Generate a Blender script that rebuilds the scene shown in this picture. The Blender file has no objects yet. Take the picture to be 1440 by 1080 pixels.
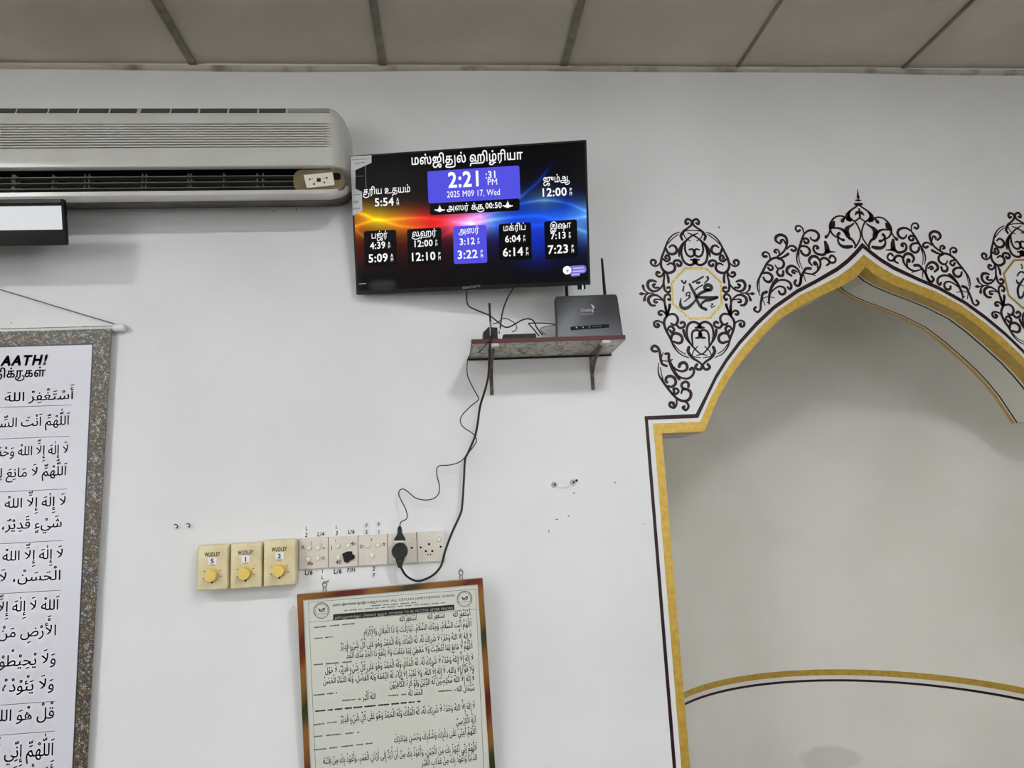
import bpy, math, random
import numpy as np
from mathutils import Matrix, Vector, Euler
from mathutils.geometry import tessellate_polygon
random.seed(7)
PI = math.pi
scene = bpy.context.scene
COL = scene.collection

# ------------------------------------------------------------------ camera
F, YAW, PITCH, ROLL = 1003.06, .0923975, .163608, -.0501522
CAM = np.array([0., -2.2, 1.5])
def _basis():
    fw = np.array([math.sin(YAW)*math.cos(PITCH), math.cos(YAW)*math.cos(PITCH), math.sin(PITCH)])
    r = np.array([math.cos(YAW), -math.sin(YAW), 0.]); u = np.cross(r, fw)
    c, s = math.cos(ROLL), math.sin(ROLL)
    return c*r+s*u, -s*r+c*u, fw
RT, UP, FW = _basis()
cd = bpy.data.cameras.new('camera')
cd.sensor_fit = 'HORIZONTAL'; cd.sensor_width = 36.0; cd.lens = F/1440*36.0
cd.clip_start = .02; cd.clip_end = 200
cam = bpy.data.objects.new('camera', cd); COL.objects.link(cam)
cam.matrix_world = Matrix(((RT[0], UP[0], -FW[0], CAM[0]), (RT[1], UP[1], -FW[1], CAM[1]), (RT[2], UP[2], -FW[2], CAM[2]), (0, 0, 0, 1)))
scene.camera = cam

# ------------------------------------------------------------------ world, exposure
scene.view_settings.view_transform = 'Standard'
scene.view_settings.look = 'None'
scene.view_settings.gamma = 1.0
scene.view_settings.use_curve_mapping = False
scene.view_settings.exposure = 0.0
SKY = 9.0          # bright overcast daylight outside the open window at the back
REAR_FILL = 45.0          # unseen rear ceiling panels, added as fill
w = bpy.data.worlds.new('daylight'); scene.world = w; w.use_nodes = True
bg = w.node_tree.nodes['Background']; bg.inputs[0].default_value = (.96, .98, 1.0, 1); bg.inputs[1].default_value = SKY

# window in the back wall behind the photographer (see the structure part): the daylight portal
WINX0, WINX1, WINZ0, WINZ1 = -4.85, -3.5, .95, 2.405
W2X0, W2X1, W2Z0, W2Z1 = 1.3, 2.5, .9, 1.7  # right-hand opening, added unseen as frontal fill for wall and niche
W3X0, W3X1, W3Z0, W3Z1 = -3.42, -2.98, 1.08, 1.54
ROOM_X0, ROOM_X1, ROOM_Y0, ROOM_Z = -5.0, 4.6, -5.5, 2.957
for x0_, x1_, z0_, z1_ in ((WINX0, WINX1, WINZ0, WINZ1), (W2X0, W2X1, W2Z0, W2Z1)):
    ld = bpy.data.lights.new('window_portal', 'AREA'); ld.shape = 'RECTANGLE'; ld.size = x1_-x0_; ld.size_y = z1_-z0_; ld.cycles.is_portal = True
    lo = bpy.data.objects.new('window_portal', ld); COL.objects.link(lo)
    lo.location = ((x0_+x1_)/2, ROOM_Y0-.06, (z0_+z1_)/2); lo.rotation_euler = (PI/2, 0, 0)

# ------------------------------------------------------------------ pixel tools (digitised outlines, laid on the real planes they belong to)
def ray(px, py): return FW + (px-720)/F*RT - (py-540)/F*UP
def wall(px, py, Y=0.):
    d = ray(px, py); t = (Y-CAM[1])/d[1]; return CAM + t*d
def wxz(px, py, Y=0.):
    p = wall(px, py, Y); return (float(p[0]), float(p[2]))
def on_plane(M, px, py):                # pixel to local (x, z) on the y = 0 plane of matrix M
    I = M.inverted(); o = I @ Vector(CAM); d = I.to_3x3() @ Vector(ray(px, py))
    t = -o.y/d.y; q = o + d*t; return (q.x, q.z)

# ------------------------------------------------------------------ materials
def lin(c):
    c = c/255.; return c/12.92 if c <= .04045 else ((c+.055)/1.055)**2.4
def rgb(c): return (lin(c[0]), lin(c[1]), lin(c[2]), 1.)
MATS = {}
def mat(name, c, rough=.5, metal=0., emit=None, es=1., noise=None, bump=None, spec=.5, coat=0.):
    if name in MATS: return MATS[name]
    m = bpy.data.materials.new(name); m.use_nodes = True; nt = m.node_tree
    b = nt.nodes['Principled BSDF']
    b.inputs['Base Color'].default_value = rgb(c); b.inputs['Roughness'].default_value = rough
    b.inputs['Metallic'].default_value = metal; b.inputs['Specular IOR Level'].default_value = spec
    b.inputs['Coat Weight'].default_value = coat
    if emit is not None:
        b.inputs['Emission Color'].default_value = rgb(emit); b.inputs['Emission Strength'].default_value = es
    if noise or bump:
        tc = nt.nodes.new('ShaderNodeTexCoord')
    if noise:
        sc, c2, lo_, hi_ = noise
        n = nt.nodes.new('ShaderNodeTexNoise'); n.inputs['Scale'].default_value = sc; n.inputs['Detail'].default_value = 6
        nt.links.new(tc.outputs['Object'], n.inputs['Vector'])
        r = nt.nodes.new('ShaderNodeValToRGB'); r.color_ramp.elements[0].position = lo_; r.color_ramp.elements[1].position = hi_
        r.color_ramp.elements[0].color = rgb(c2); r.color_ramp.elements[1].color = rgb(c)
        nt.links.new(n.outputs['Fac'], r.inputs['Fac']); nt.links.new(r.outputs['Color'], b.inputs['Base Color'])
    if bump:
        sc, st = bump
        n = nt.nodes.new('ShaderNodeTexNoise'); n.inputs['Scale'].default_value = sc; n.inputs['Detail'].default_value = 4
        nt.links.new(tc.outputs['Object'], n.inputs['Vector'])
        bp = nt.nodes.new('ShaderNodeBump'); bp.inputs['Strength'].default_value = st; bp.inputs['Distance'].default_value = .004
        nt.links.new(n.outputs['Fac'], bp.inputs['Height']); nt.links.new(bp.outputs['Normal'], b.inputs['Normal'])
    MATS[name] = m; return m
def emat(name, c, es=1.):
    if name in MATS: return MATS[name]
    m = bpy.data.materials.new(name); m.use_nodes = True; nt = m.node_tree; nt.nodes.clear()
    e = nt.nodes.new('ShaderNodeEmission'); o = nt.nodes.new('ShaderNodeOutputMaterial')
    e.inputs[0].default_value = rgb(c); e.inputs[1].default_value = es
    nt.links.new(e.outputs[0], o.inputs[0]); MATS[name] = m; return m

M_WALL = mat('white wall paint', (232, 232, 232), .55, noise=(1.6, (223, 223, 222), .35, .6), bump=(28, .10))
M_NICHE = mat('niche paint', (238, 236, 228), .6, noise=(2.2, (231, 228, 219), .4, .6), bump=(20, .10))
def add_stain(m, c, size, col):                # dried damp patch with a ragged outline
    nt = m.node_tree; b = nt.nodes['Principled BSDF']; src = b.inputs['Base Color'].links[0].from_socket
    tc = nt.nodes.new('ShaderNodeTexCoord'); nz = nt.nodes.new('ShaderNodeTexNoise'); nz.inputs['Scale'].default_value = 9; nt.links.new(tc.outputs['Object'], nz.inputs['Vector'])
    mp = nt.nodes.new('ShaderNodeMapping'); mp.vector_type = 'TEXTURE'; mp.inputs['Location'].default_value = c; mp.inputs['Scale'].default_value = size; nt.links.new(tc.outputs['Object'], mp.inputs['Vector'])
    ln = nt.nodes.new('ShaderNodeVectorMath'); ln.operation = 'LENGTH'; nt.links.new(mp.outputs[0], ln.inputs[0])
    ad = nt.nodes.new('ShaderNodeMath'); ad.operation = 'ADD'; nt.links.new(ln.outputs['Value'], ad.inputs[0]); nt.links.new(nz.outputs['Fac'], ad.inputs[1])
    rp = nt.nodes.new('ShaderNodeMapRange'); rp.inputs['From Min'].default_value = 1.2; rp.inputs['From Max'].default_value = 1.5; rp.inputs['To Min'].default_value = .55; rp.inputs['To Max'].default_value = 0; nt.links.new(ad.outputs[0], rp.inputs['Value'])
    mx = nt.nodes.new('ShaderNodeMix'); mx.data_type = 'RGBA'; mx.inputs[7].default_value = rgb(col); nt.links.new(rp.outputs[0], mx.inputs[0]); nt.links.new(src, mx.inputs[6]); nt.links.new(mx.outputs[2], b.inputs['Base Color'])
add_stain(M_NICHE, (1.57, .95, .355), (.13, .2, .065), (206, 200, 190))
M_CEIL = mat('ceiling board', (214, 206, 190), .8, noise=(3, (202, 194, 178), .4, .65), bump=(160, .15))
M_BAR = mat('ceiling grid bar', (150, 142, 126), .6, noise=(30, (120, 112, 98), .4, .7))
M_ANGLE = mat('wall angle', (190, 180, 165), .6, noise=(9, (120, 100, 80), .3, .5))
M_CARPET = mat('carpet', (92, 84, 78), .95, noise=(5, (66, 62, 54), .45, .6))
M_GOLD = mat('gold paint', (202, 167, 72), .36, .3, noise=(60, (188, 152, 60), .38, .6), bump=(90, .3))
M_GOLD2 = mat('gold glitter tape', (236, 218, 134), .3, .25, noise=(220, (200, 170, 80), .4, .6))
M_MAROON = mat('dark maroon paint', (44, 12, 20), .42, noise=(40, (34, 9, 14), .4, .6), spec=.3)
M_BLACKINK = mat('black paint', (14, 14, 16), .35)
M_SCREENBLACK = mat('black glossy glass', (3, 3, 4), .03)
M_PANELGLASS = mat('mirror glossy glass', (3, 3, 4), .015, spec=1.0)
M_BLACK = mat('black plastic', (11, 11, 12), .4, spec=.2)
M_BLACKMATT = mat('black rubber', (12, 12, 13), .55)
M_AC = mat('aged white plastic', (206, 206, 200), .25, noise=(6, (198, 197, 189), .4, .65))
M_ACDARK = mat('air outlet dark', (6, 6, 6), .7, spec=.15)
M_ACGREY = mat('grey louvre plastic', (98, 98, 92), .45)
M_OLIVE = mat('yellowed panel', (124, 112, 80), .4, noise=(12, (104, 92, 62), .4, .6))
M_CREAMW = mat('ivory plastic', (232, 226, 206), .4)
M_CREAM = mat('cream bakelite', (226, 214, 172), .42, noise=(18, (214, 200, 156), .4, .6))
M_KNOB = mat('yellow knob plastic', (228, 198, 104), .35)
M_PLATE = mat('off white switch plastic', (228, 222, 210), .38, noise=(12, (216, 208, 194), .4, .65))
M_DARKGAP = mat('dark gap', (40, 28, 24), .8)
M_PAPER = mat('white paper', (236, 236, 238), .7)
M_VINYL = mat('white vinyl', (214, 214, 222), .32, bump=(3, .06))
M_INK = mat('printed black ink', (18, 18, 20), .5)
M_REDINK = mat('red marker', (168, 28, 40), .5)
M_GREYINK = mat('grey print', (120, 122, 116), .6)
M_RULE = mat('grey rule', (120, 122, 128), .6)
M_POSTER = mat('poster paper', (216, 218, 206), .35, noise=(3, (210, 213, 200), .4, .6))
M_SHELFEDGE = mat('maroon edge band', (76, 15, 24), .4, spec=.3)
M_ROUTER = mat('router charcoal plastic', (40, 43, 48), .38)
M_STEEL = mat('old bracket metal', (112, 100, 84), .45, .4, noise=(30, (70, 58, 46), .4, .6))
M_PUTTY = mat('pale putty', (206, 198, 186), .8)
M_WHITE = mat('white plastic', (230, 230, 228), .4)
M_WINFRAME = mat('window frame', (90, 70, 60), .5)
E_WHITE = emat('screen white', (255, 255, 255), .98)
E_BLUE = emat('screen blue box', (86, 84, 226), 1.)
E_BLACK = mat('screen black box', (2, 2, 3), .06, spec=.10)
E_PURPLE = emat('screen purple', (128, 118, 214), 1.)
E_LAV = emat('screen lavender', (206, 204, 250), 1.)
E_FILL = emat('unseen lamp diffuser', (250, 252, 255), REAR_FILL)
E_LED2 = emat('front unseen lamp diffuser', (250, 252, 255), 125.)
E_BLUELED = emat('blue indicator', (150, 205, 255), 1.6)
E_DIM = emat('small indicator', (215, 222, 240), .8)

# ------------------------------------------------------------------ mesh building
WM = {}                                   # object -> world matrix
class MB:
    def __init__(s): s.v = []; s.f = []
    def add(s, vs, fs):
        n = len(s.v); s.v += [tuple(map(float, p)) for p in vs]; s.f += [tuple(n+i for i in f) for f in fs]; return s
    def box(s, x0, x1, y0, y1, z0, z1):
        return s.add([(x0,y0,z0),(x1,y0,z0),(x1,y1,z0),(x0,y1,z0),(x0,y0,z1),(x1,y0,z1),(x1,y1,z1),(x0,y1,z1)],
                     [(0,3,2,1),(4,5,6,7),(0,1,5,4),(1,2,6,5),(2,3,7,6),(3,0,4,7)])
    def prism(s, poly, y0, y1):            # outline in (x, z), front at y0 (towards the viewer), back at y1
        n = len(poly)
        vs = [(x, y0, z) for x, z in poly] + [(x, y1, z) for x, z in poly]
        fs = [tuple(range(n))[::-1], tuple(range(n, 2*n))] + [(i, (i+1) % n, n+(i+1) % n, n+i) for i in range(n)]
        return s.add(vs, fs)
    def rbox(s, x0, x1, y0, y1, z0, z1, r, b=0., n=5):   # rounded rectangle in xz, with a soft front edge b
        def ring(i):
            out = []
            for cx, cz, a0 in ((x1-r, z1-r, 0), (x0+r, z1-r, 90), (x0+r, z0+r, 180), (x1-r, z0+r, 270)):
                for k in range(n+1):
                    a = math.radians(a0+90*k/n); rr = max(r-i, 1e-4)
                    out.append((cx+rr*math.cos(a), cz+rr*math.sin(a)))
            return out
        rings = []
        if b > 0:
            for k in range(4):
                a = k/3*PI/2; rings.append((ring(b*(1-math.sin(a))), y0+b*(1-math.cos(a))))
        else: rings.append((ring(0), y0))
        rings.append((ring(0), y1)); m = len(rings[0][0]); vs = []; fs = []
        for rg, y in rings: vs += [(x, y, z) for x, z in rg]
        fs.append(tuple(range(m))[::-1]); fs.append(tuple((len(rings)-1)*m+i for i in range(m)))
        for j in range(len(rings)-1):
            for i in range(m): fs.append((j*m+i, j*m+(i+1) % m, (j+1)*m+(i+1) % m, (j+1)*m+i))
        return s.add(vs, fs)
    def cyl(s, c, r0, r1, y0, y1, n=20):   # disc axis along y
        x, z = c; vs = []; fs = []
        for y, r in ((y0, r0), (y1, r1)): vs += [(x+r*math.cos(2*PI*i/n), y, z+r*math.sin(2*PI*i/n)) for i in range(n)]
        fs = [tuple(range(n))[::-1], tuple(range(n, 2*n))] + [(i, (i+1) % n, n+(i+1) % n, n+i) for i in range(n)]
        return s.add(vs, fs)
    def tube(s, pts, r, n=8):
        P = [np.array(p, float) for p in pts]; rs = r if isinstance(r, (list, tuple)) else [r]*len(P)
        vs = []; fs = []; up = np.array([.13, .97, .21])
        for i, p in enumerate(P):
            t = P[min(i+1, len(P)-1)]-P[max(i-1, 0)]; t = t/(np.linalg.norm(t)+1e-12)
            a = np.cross(t, up); a /= np.linalg.norm(a)+1e-12; b = np.cross(t, a)
            for k in range(n):
                q = 2*PI*k/n; vs.append(p+rs[i]*(math.cos(q)*a+math.sin(q)*b))
        for i in range(len(P)-1):
            for k in range(n): fs.append((i*n+k, i*n+(k+1) % n, (i+1)*n+(k+1) % n, (i+1)*n+k))
        fs.append(tuple(range(n))[::-1]); fs.append(tuple((len(P)-1)*n+k for k in range(n)))
        return s.add(vs, fs)
    def ribbon(s, pts, wd, y=-.0008, sub=6):   # brush stroke in the xz plane; wd = width or list of widths in metres
        pts = spline(pts, sub) if len(pts) > 2 else [np.array(p, float) for p in pts]
        n = len(pts); ws = np.interp(np.linspace(0, 1, n), np.linspace(0, 1, len(wd)), wd) if isinstance(wd, (list, tuple)) else [wd]*n
        vs = []; fs = []
        def cap(p, t, nn, w_, sg):
            return [(p[0]+sg*t[0]*w_/2*math.cos(a)+nn[0]*w_/2*math.sin(a), y, p[1]+sg*t[1]*w_/2*math.cos(a)+nn[1]*w_/2*math.sin(a)) for a in (-PI/2, -PI/4, 0, PI/4, PI/2)]
        for i, p in enumerate(pts):
            t = pts[min(i+1, n-1)]-pts[max(i-1, 0)]; t = t/(np.hypot(*t)+1e-12); nn = np.array([-t[1], t[0]])
            a = p+nn*ws[i]/2; b = p-nn*ws[i]/2; vs += [(a[0], y, a[1]), (b[0], y, b[1])]
            if i == 0: c0 = cap(p, t, nn, ws[i], -1)
            if i == n-1: c1 = cap(p, t, nn, ws[i], 1)
        for i in range(n-1): fs.append((2*i, 2*i+1, 2*i+3, 2*i+2))
        s.add(vs, fs); s.add(c0, [(0, 1, 2, 3, 4)]); s.add(c1, [(0, 1, 2, 3, 4)]); return s
    def build(s, name, m, parent=None, world=False, smooth=False, label=None):
        me = bpy.data.meshes.new(name); vs = s.v
        if world and parent is not None:
            I = WM[parent].inverted(); vs = [tuple(I @ Vector(p)) for p in vs]
        me.from_pydata(vs, [], s.f); me.update()
        if smooth:
            for p in me.polygons: p.use_smooth = True
            if smooth != 'all': me.set_sharp_from_angle(angle=math.radians(40))
        if m is not None: me.materials.append(m)
        o = bpy.data.objects.new(name, me); COL.objects.link(o)
        if parent is not None: o.parent = parent; WM[o] = WM[parent]
        else: WM[o] = Matrix.Identity(4)
        if label: o['label'] = label
        return o
def spline(pts, sub=6):
    P = [np.array(p, float) for p in pts]; P = [2*P[0]-P[1]]+P+[2*P[-1]-P[-2]]; out = []
    for i in range(1, len(P)-2):
        for k in range(sub):
            t = k/sub
            out.append(.5*((2*P[i])+(-P[i-1]+P[i+1])*t+(2*P[i-1]-5*P[i]+4*P[i+1]-P[i+2])*t*t+(-P[i-1]+3*P[i]-3*P[i+1]+P[i+2])*t**3))
    out.append(P[-2]); return out
def thing(name, label, cat, loc=(0, 0, 0), R=None, group=None):
    o = bpy.data.objects.new(name, None); COL.objects.link(o); o.empty_display_size = .05
    M = Matrix.Translation(loc) @ (R.to_4x4() if R is not None else Matrix.Identity(4))
    o.matrix_world = M; WM[o] = M; return tag(o, label, cat, group)
def tag(o, label, cat, group=None):
    o['label'] = label; o['category'] = cat
    if group: o['group'] = group
    return o
def struct(o, label=None):
    o['kind'] = 'structure'
    if label: o['label'] = label
    return o
def ctext(sx): return [tuple(map(float, p.split(','))) for p in sx.split()]

# ------------------------------------------------------------------ lettering
GC = {}
def glyph(ch, off=0.):
    k = (ch, off)
    if k in GC: return GC[k]
    if off:                                  # bold: the letter widened by shifted copies
        v, f, adv, x0, x1, y0, y1 = glyph(ch, 0.)
        V = []; Fc = []
        for a in range(4):
            n = len(V); dx, dy = off*math.cos(a*PI/2+.785), off*math.sin(a*PI/2+.785)
            V += [(p[0]+dx, p[1]+dy) for p in v]; Fc += [tuple(n+i for i in q) for q in f]
        GC[k] = (V, Fc, adv+1.2*off, x0-off, x1+off, y0-off, y1+off); return GC[k]
    def mk(body):
        c = bpy.data.curves.new('letter', 'FONT'); c.body = body; c.resolution_u = 2; c.fill_mode = 'NONE'
        o = bpy.data.objects.new('letter', c); COL.objects.link(o)
        me = bpy.data.meshes.new_from_object(o.evaluated_get(bpy.context.evaluated_depsgraph_get()))
        P = [(v.co.x, v.co.y) for v in me.vertices]; nb = {}
        for e in me.edges:
            i, j = e.vertices; nb.setdefault(i, []).append(j); nb.setdefault(j, []).append(i)
        bpy.data.objects.remove(o); bpy.data.curves.remove(c); bpy.data.meshes.remove(me)
        loops = []; seen = set()             # closed contours, walked in spline order
        for i in sorted(nb):
            if i in seen: continue
            lp = [i]; seen.add(i); cur = i; nxt = min(nb[i])
            if (i+1) in nb[i]: nxt = i+1
            while nxt not in seen:
                lp.append(nxt); seen.add(nxt); q = [k for k in nb[nxt] if k not in seen]; cur = nxt
                if not q: break
                nxt = q[0]
            if len(lp) > 2: loops.append([P[k] for k in lp])
        mxx = max([p[0] for p in P] or [0])
        if any('\u0b80' <= q <= '\u0bff' for q in body):   # outlines that cross themselves: non-zero winding, cut into thin bands
            ys = []
            for y in sorted(p[1] for L in loops for p in L):
                if not ys or y-ys[-1] > .007: ys.append(y)
            E_ = [(L[k-1], L[k]) for L in loops for k in range(len(L)) if L[k-1][1] != L[k][1]]; V = []; Fc = []
            for ya, yb in zip(ys[:-1], ys[1:]):
                ym = (ya+yb)/2; act = []
                for (x0, y0), (x1, y1) in E_:
                    if min(y0, y1) <= ym < max(y0, y1):
                        g = lambda y: x0+(x1-x0)*(min(max(y, min(y0, y1)), max(y0, y1))-y0)/(y1-y0)
                        act.append((g(ym), 1 if y1 > y0 else -1, g(ya), g(yb)))
                act.sort(); w_ = 0
                for q in act:
                    if w_ == 0: st_ = q
                    w_ += q[1]
                    if w_ == 0:
                        n = len(V); V += [(st_[2], ya), (q[2], ya), (q[3], yb), (st_[3], yb)]; Fc.append((n, n+1, n+2, n+3))
            return V, Fc, mxx
        area = lambda L: .5*sum(L[k-1][0]*L[k][1]-L[k][0]*L[k-1][1] for k in range(len(L)))
        if not loops: return [], [], mxx
        sg = 1 if max((area(L) for L in loops), key=abs) > 0 else -1
        def inside(p, L):
            r = False
            for k in range(len(L)):
                (x0, y0), (x1, y1) = L[k-1], L[k]
                if (y0 > p[1]) != (y1 > p[1]) and p[0] < (x1-x0)*(p[1]-y0)/(y1-y0)+x0: r = not r
            return r
        outer = [L for L in loops if area(L)*sg > 0]; holes = [L for L in loops if area(L)*sg < 0]
        V = []; Fc = []
        for L in outer:
            hs = [h for h in holes if sum(inside(p, L) for p in h) > len(h)*.7]
            tri = tessellate_polygon([[Vector((x, y, 0)) for x, y in q] for q in [L]+hs]); n = len(V)
            for q in [L]+hs: V += q
            Fc += [tuple(n+k for k in t_) for t_ in tri]
        return V, Fc, mxx
    v, f, _ = mk(ch)
    adv = mk(ch+'I')[2]-mk('I')[2]
    xs = [p[0] for p in v] or [0]; ys = [p[1] for p in v] or [0]
    GC[k] = (v, f, adv, min(xs), max(xs), min(ys), max(ys)); return GC[k]
def latin(s, off=0., track=0.):
    items = []; x = 0.
    for ch in s:
        if ch == ' ': x += .32; continue
        g = glyph(ch, off); items.append((g[0], g[1], x, 0.)); x += g[2]+track
    return items, 0., x
AR = {'ا': (0xFE8D, 0xFE8E), 'أ': (0xFE83, 0xFE84), 'إ': (0xFE87, 0xFE88), 'آ': (0xFE81, 0xFE82), 'ب': (0xFE8F, 0xFE90, 0xFE91, 0xFE92), 'ة': (0xFE93, 0xFE94),
      'ت': (0xFE95, 0xFE96, 0xFE97, 0xFE98), 'ث': (0xFE99, 0xFE9A, 0xFE9B, 0xFE9C), 'ج': (0xFE9D, 0xFE9E, 0xFE9F, 0xFEA0), 'ح': (0xFEA1, 0xFEA2, 0xFEA3, 0xFEA4),
      'خ': (0xFEA5, 0xFEA6, 0xFEA7, 0xFEA8), 'د': (0xFEA9, 0xFEAA), 'ذ': (0xFEAB, 0xFEAC), 'ر': (0xFEAD, 0xFEAE), 'ز': (0xFEAF, 0xFEB0), 'س': (0xFEB1, 0xFEB2, 0xFEB3, 0xFEB4),
      'ش': (0xFEB5, 0xFEB6, 0xFEB7, 0xFEB8), 'ص': (0xFEB9, 0xFEBA, 0xFEBB, 0xFEBC), 'ض': (0xFEBD, 0xFEBE, 0xFEBF, 0xFEC0), 'ط': (0xFEC1, 0xFEC2, 0xFEC3, 0xFEC4),
      'ظ': (0xFEC5, 0xFEC6, 0xFEC7, 0xFEC8), 'ع': (0xFEC9, 0xFECA, 0xFECB, 0xFECC), 'غ': (0xFECD, 0xFECE, 0xFECF, 0xFED0), 'ف': (0xFED1, 0xFED2, 0xFED3, 0xFED4),
      'ق': (0xFED5, 0xFED6, 0xFED7, 0xFED8), 'ك': (0xFED9, 0xFEDA, 0xFEDB, 0xFEDC), 'ل': (0xFEDD, 0xFEDE, 0xFEDF, 0xFEE0), 'م': (0xFEE1, 0xFEE2, 0xFEE3, 0xFEE4),
      'ن': (0xFEE5, 0xFEE6, 0xFEE7, 0xFEE8), 'ه': (0xFEE9, 0xFEEA, 0xFEEB, 0xFEEC), 'و': (0xFEED, 0xFEEE), 'ى': (0xFEEF, 0xFEF0), 'ي': (0xFEF1, 0xFEF2, 0xFEF3, 0xFEF4),
      'ء': (0xFE80,), 'ئ': (0xFE89, 0xFE8A, 0xFE8B, 0xFE8C), '،': (0x060C,)}
LA = {'ا': (0xFEFB, 0xFEFC), 'أ': (0xFEF7, 0xFEF8), 'إ': (0xFEF9, 0xFEFA), 'آ': (0xFEF5, 0xFEF6)}
MARK = '\u064b\u064c\u064d\u064e\u064f\u0650\u0651\u0652\u0670'
def arabic(s, off=0., marks=True):
    base = []                                # [char, marks]
    for ch in s:
        if ch in MARK:
            if base and marks: base[-1][1].append(ch)
        else: base.append([ch, []])
    out = []; i = 0; prev_join = False
    while i < len(base):
        ch, mk = base[i]
        if ch == ' ': out.append((None, [])); prev_join = False; i += 1; continue
        if ch == 'ل' and i+1 < len(base) and base[i+1][0] in LA:
            out.append((chr(LA[base[i+1][0]][1 if prev_join else 0]), mk+base[i+1][1])); prev_join = False; i += 2; continue
        fm = AR[ch]; nxt = base[i+1][0] if i+1 < len(base) else ' '
        jn = len(fm) == 4 and nxt in AR and len(AR[nxt]) > 1
        idx = (3 if jn else 1) if prev_join and len(fm) > 1 else (2 if jn else 0)
        out.append((chr(fm[idx]), mk)); prev_join = jn; i += 1
    items = []; x = 0.
    for ch, mk in out:                       # right to left
        if ch is None: x -= .24; continue
        g = glyph(ch, off); x -= g[2]; items.append((g[0], g[1], x, 0.))
        cx = x+(g[3]+g[4])/2; top = max(g[6], .42)+.10; bot = min(g[5], 0.)-.08
        for q in mk:
            h = glyph(q, off); mx = cx-(h[3]+h[4])/2
            if q in '\u0650\u064d': items.append((h[0], h[1], mx, bot-h[6])); bot -= h[6]-h[5]+.04
            else: items.append((h[0], h[1], mx, top-h[5])); top += h[6]-h[5]+.04
    return items, x, 0.
PULLI = '\u0bcd'
def stroke_item(pts, wd):
    m = MB(); m.ribbon(pts, wd, sub=5); return ([(p[0], p[2]) for p in m.v], m.f)
def tamil(s, off=0.):
    items = []; x = 0.; last = None; wd = .075+1.6*off
    for ch in s:
        if ch == ' ': x += .3; continue
        if ch == PULLI:
            g = glyph(ch, off); cx = (last[1]+last[2])/2
            items.append((g[0], g[1], cx-(g[3]+g[4])/2, 0.)); continue
        if ch in '\u0bc1\u0bc2' and last and last[0] != 'ஜ':
            l, r = last[1], last[2]; wdt = r-l
            if last[0] == 'த': v, f = stroke_item([(l+.1*wdt, -.30), (l+.5*wdt, -.33), (r+.16, -.28), (r+.22, -.05), (r+.22, .55)], wd); x += .32
            else: v, f = stroke_item([(r-.02, .12), (r+.13, .02), (r+.06, -.2), ((l+r)/2, -.30), (l-.02, -.16), (l-.04, .02)], wd); x += .12
            items.append((v, f, 0., 0.)); continue
        g = glyph(ch, off); items.append((g[0], g[1], x, 0.)); last = (ch, x+g[3], x+g[4]); x += g[2]
    return items, 0., x
def put(mb, comp, x0, x1, z, em, y=-.0006, slant=0., z1=None, flipx=False):
    """Lay composed lettering between x0 and x1 on baseline z (to z1 at the far end), em high."""
    items, a, b = comp; sx = (x1-x0)/(b-a); z1 = z if z1 is None else z1
    for v, f, ox, oy in items:
        vs = []
        for px, py in v:
            X = x0+(px+ox-a)*sx; Z = z+(py+oy)*em; X += slant*(py+oy)*em
            Z += (z1-z)*(X-x0)/(x1-x0); vs.append((X, y, Z))
        mb.add(vs, f)
def put_left(mb, comp, x0, z, em, y=-.0006, sx=1., slant=0.):
    put(mb, comp, x0, x0+(comp[2]-comp[1])*em*sx, z, em, y, slant)

# ================================================================== STRUCTURE
AX = 1.42                                    # axis of the prayer niche
T = .21                                      # thickness of the front wall at the niche
PROF_EDGE = [(0, 2.222), (.03, 2.193), (.06, 2.174), (.099, 2.155), (.175, 2.123), (.236, 2.096), (.318, 2.051), (.381, 1.997), (.44, 1.938), (.486, 1.889), (.525, 1.84), (.56, 1.788), (.611, 1.69)]
PROF_GOLD = [(0, 2.266), (.03, 2.240), (.06, 2.217), (.10, 2.192), (.175, 2.157), (.24, 2.130), (.325, 2.078), (.392, 2.022), (.455, 1.962), (.503, 1.908), (.543, 1.855), (.578, 1.800), (.621, 1.722)]
PROF_DIN = [(0, 2.290), (.03, 2.262), (.06, 2.237), (.10, 2.210), (.18, 2.170), (.248, 2.138), (.335, 2.084), (.400, 2.030), (.463, 1.970), (.512, 1.915), (.552, 1.862), (.586, 1.806), (.627, 1.735)]
PROF_DOUT = [(0, 2.307), (.03, 2.278), (.06, 2.252), (.10, 2.224), (.18, 2.182), (.250, 2.149), (.338, 2.095), (.405, 2.040), (.468, 1.979), (.518, 1.922), (.558, 1.869), (.593, 1.811), (.634, 1.746)]
def outline(prof, half, zstep, zbot):        # closed half outline from the apex down: arch, step, jamb
    return list(prof)+[(half, zstep), (half, zbot)]
ZB = 0.
OUT_EDGE = outline(PROF_EDGE, .749, 1.690, ZB)
OUT_GOLD = outline(PROF_GOLD, .775, 1.722, ZB)
OUT_DIN = outline([(x, z-.001) for x, z in PROF_DIN], .7905, 1.7345, ZB)
OUT_DOUT = outline([(x, z+.001) for x, z in PROF_DOUT], .8005, 1.7465, ZB)
def full(half):                              # left bottom ... apex ... right bottom
    return [(AX-x, z) for x, z in half[::-1]]+[(AX+x, z) for x, z in half[1:]]

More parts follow.
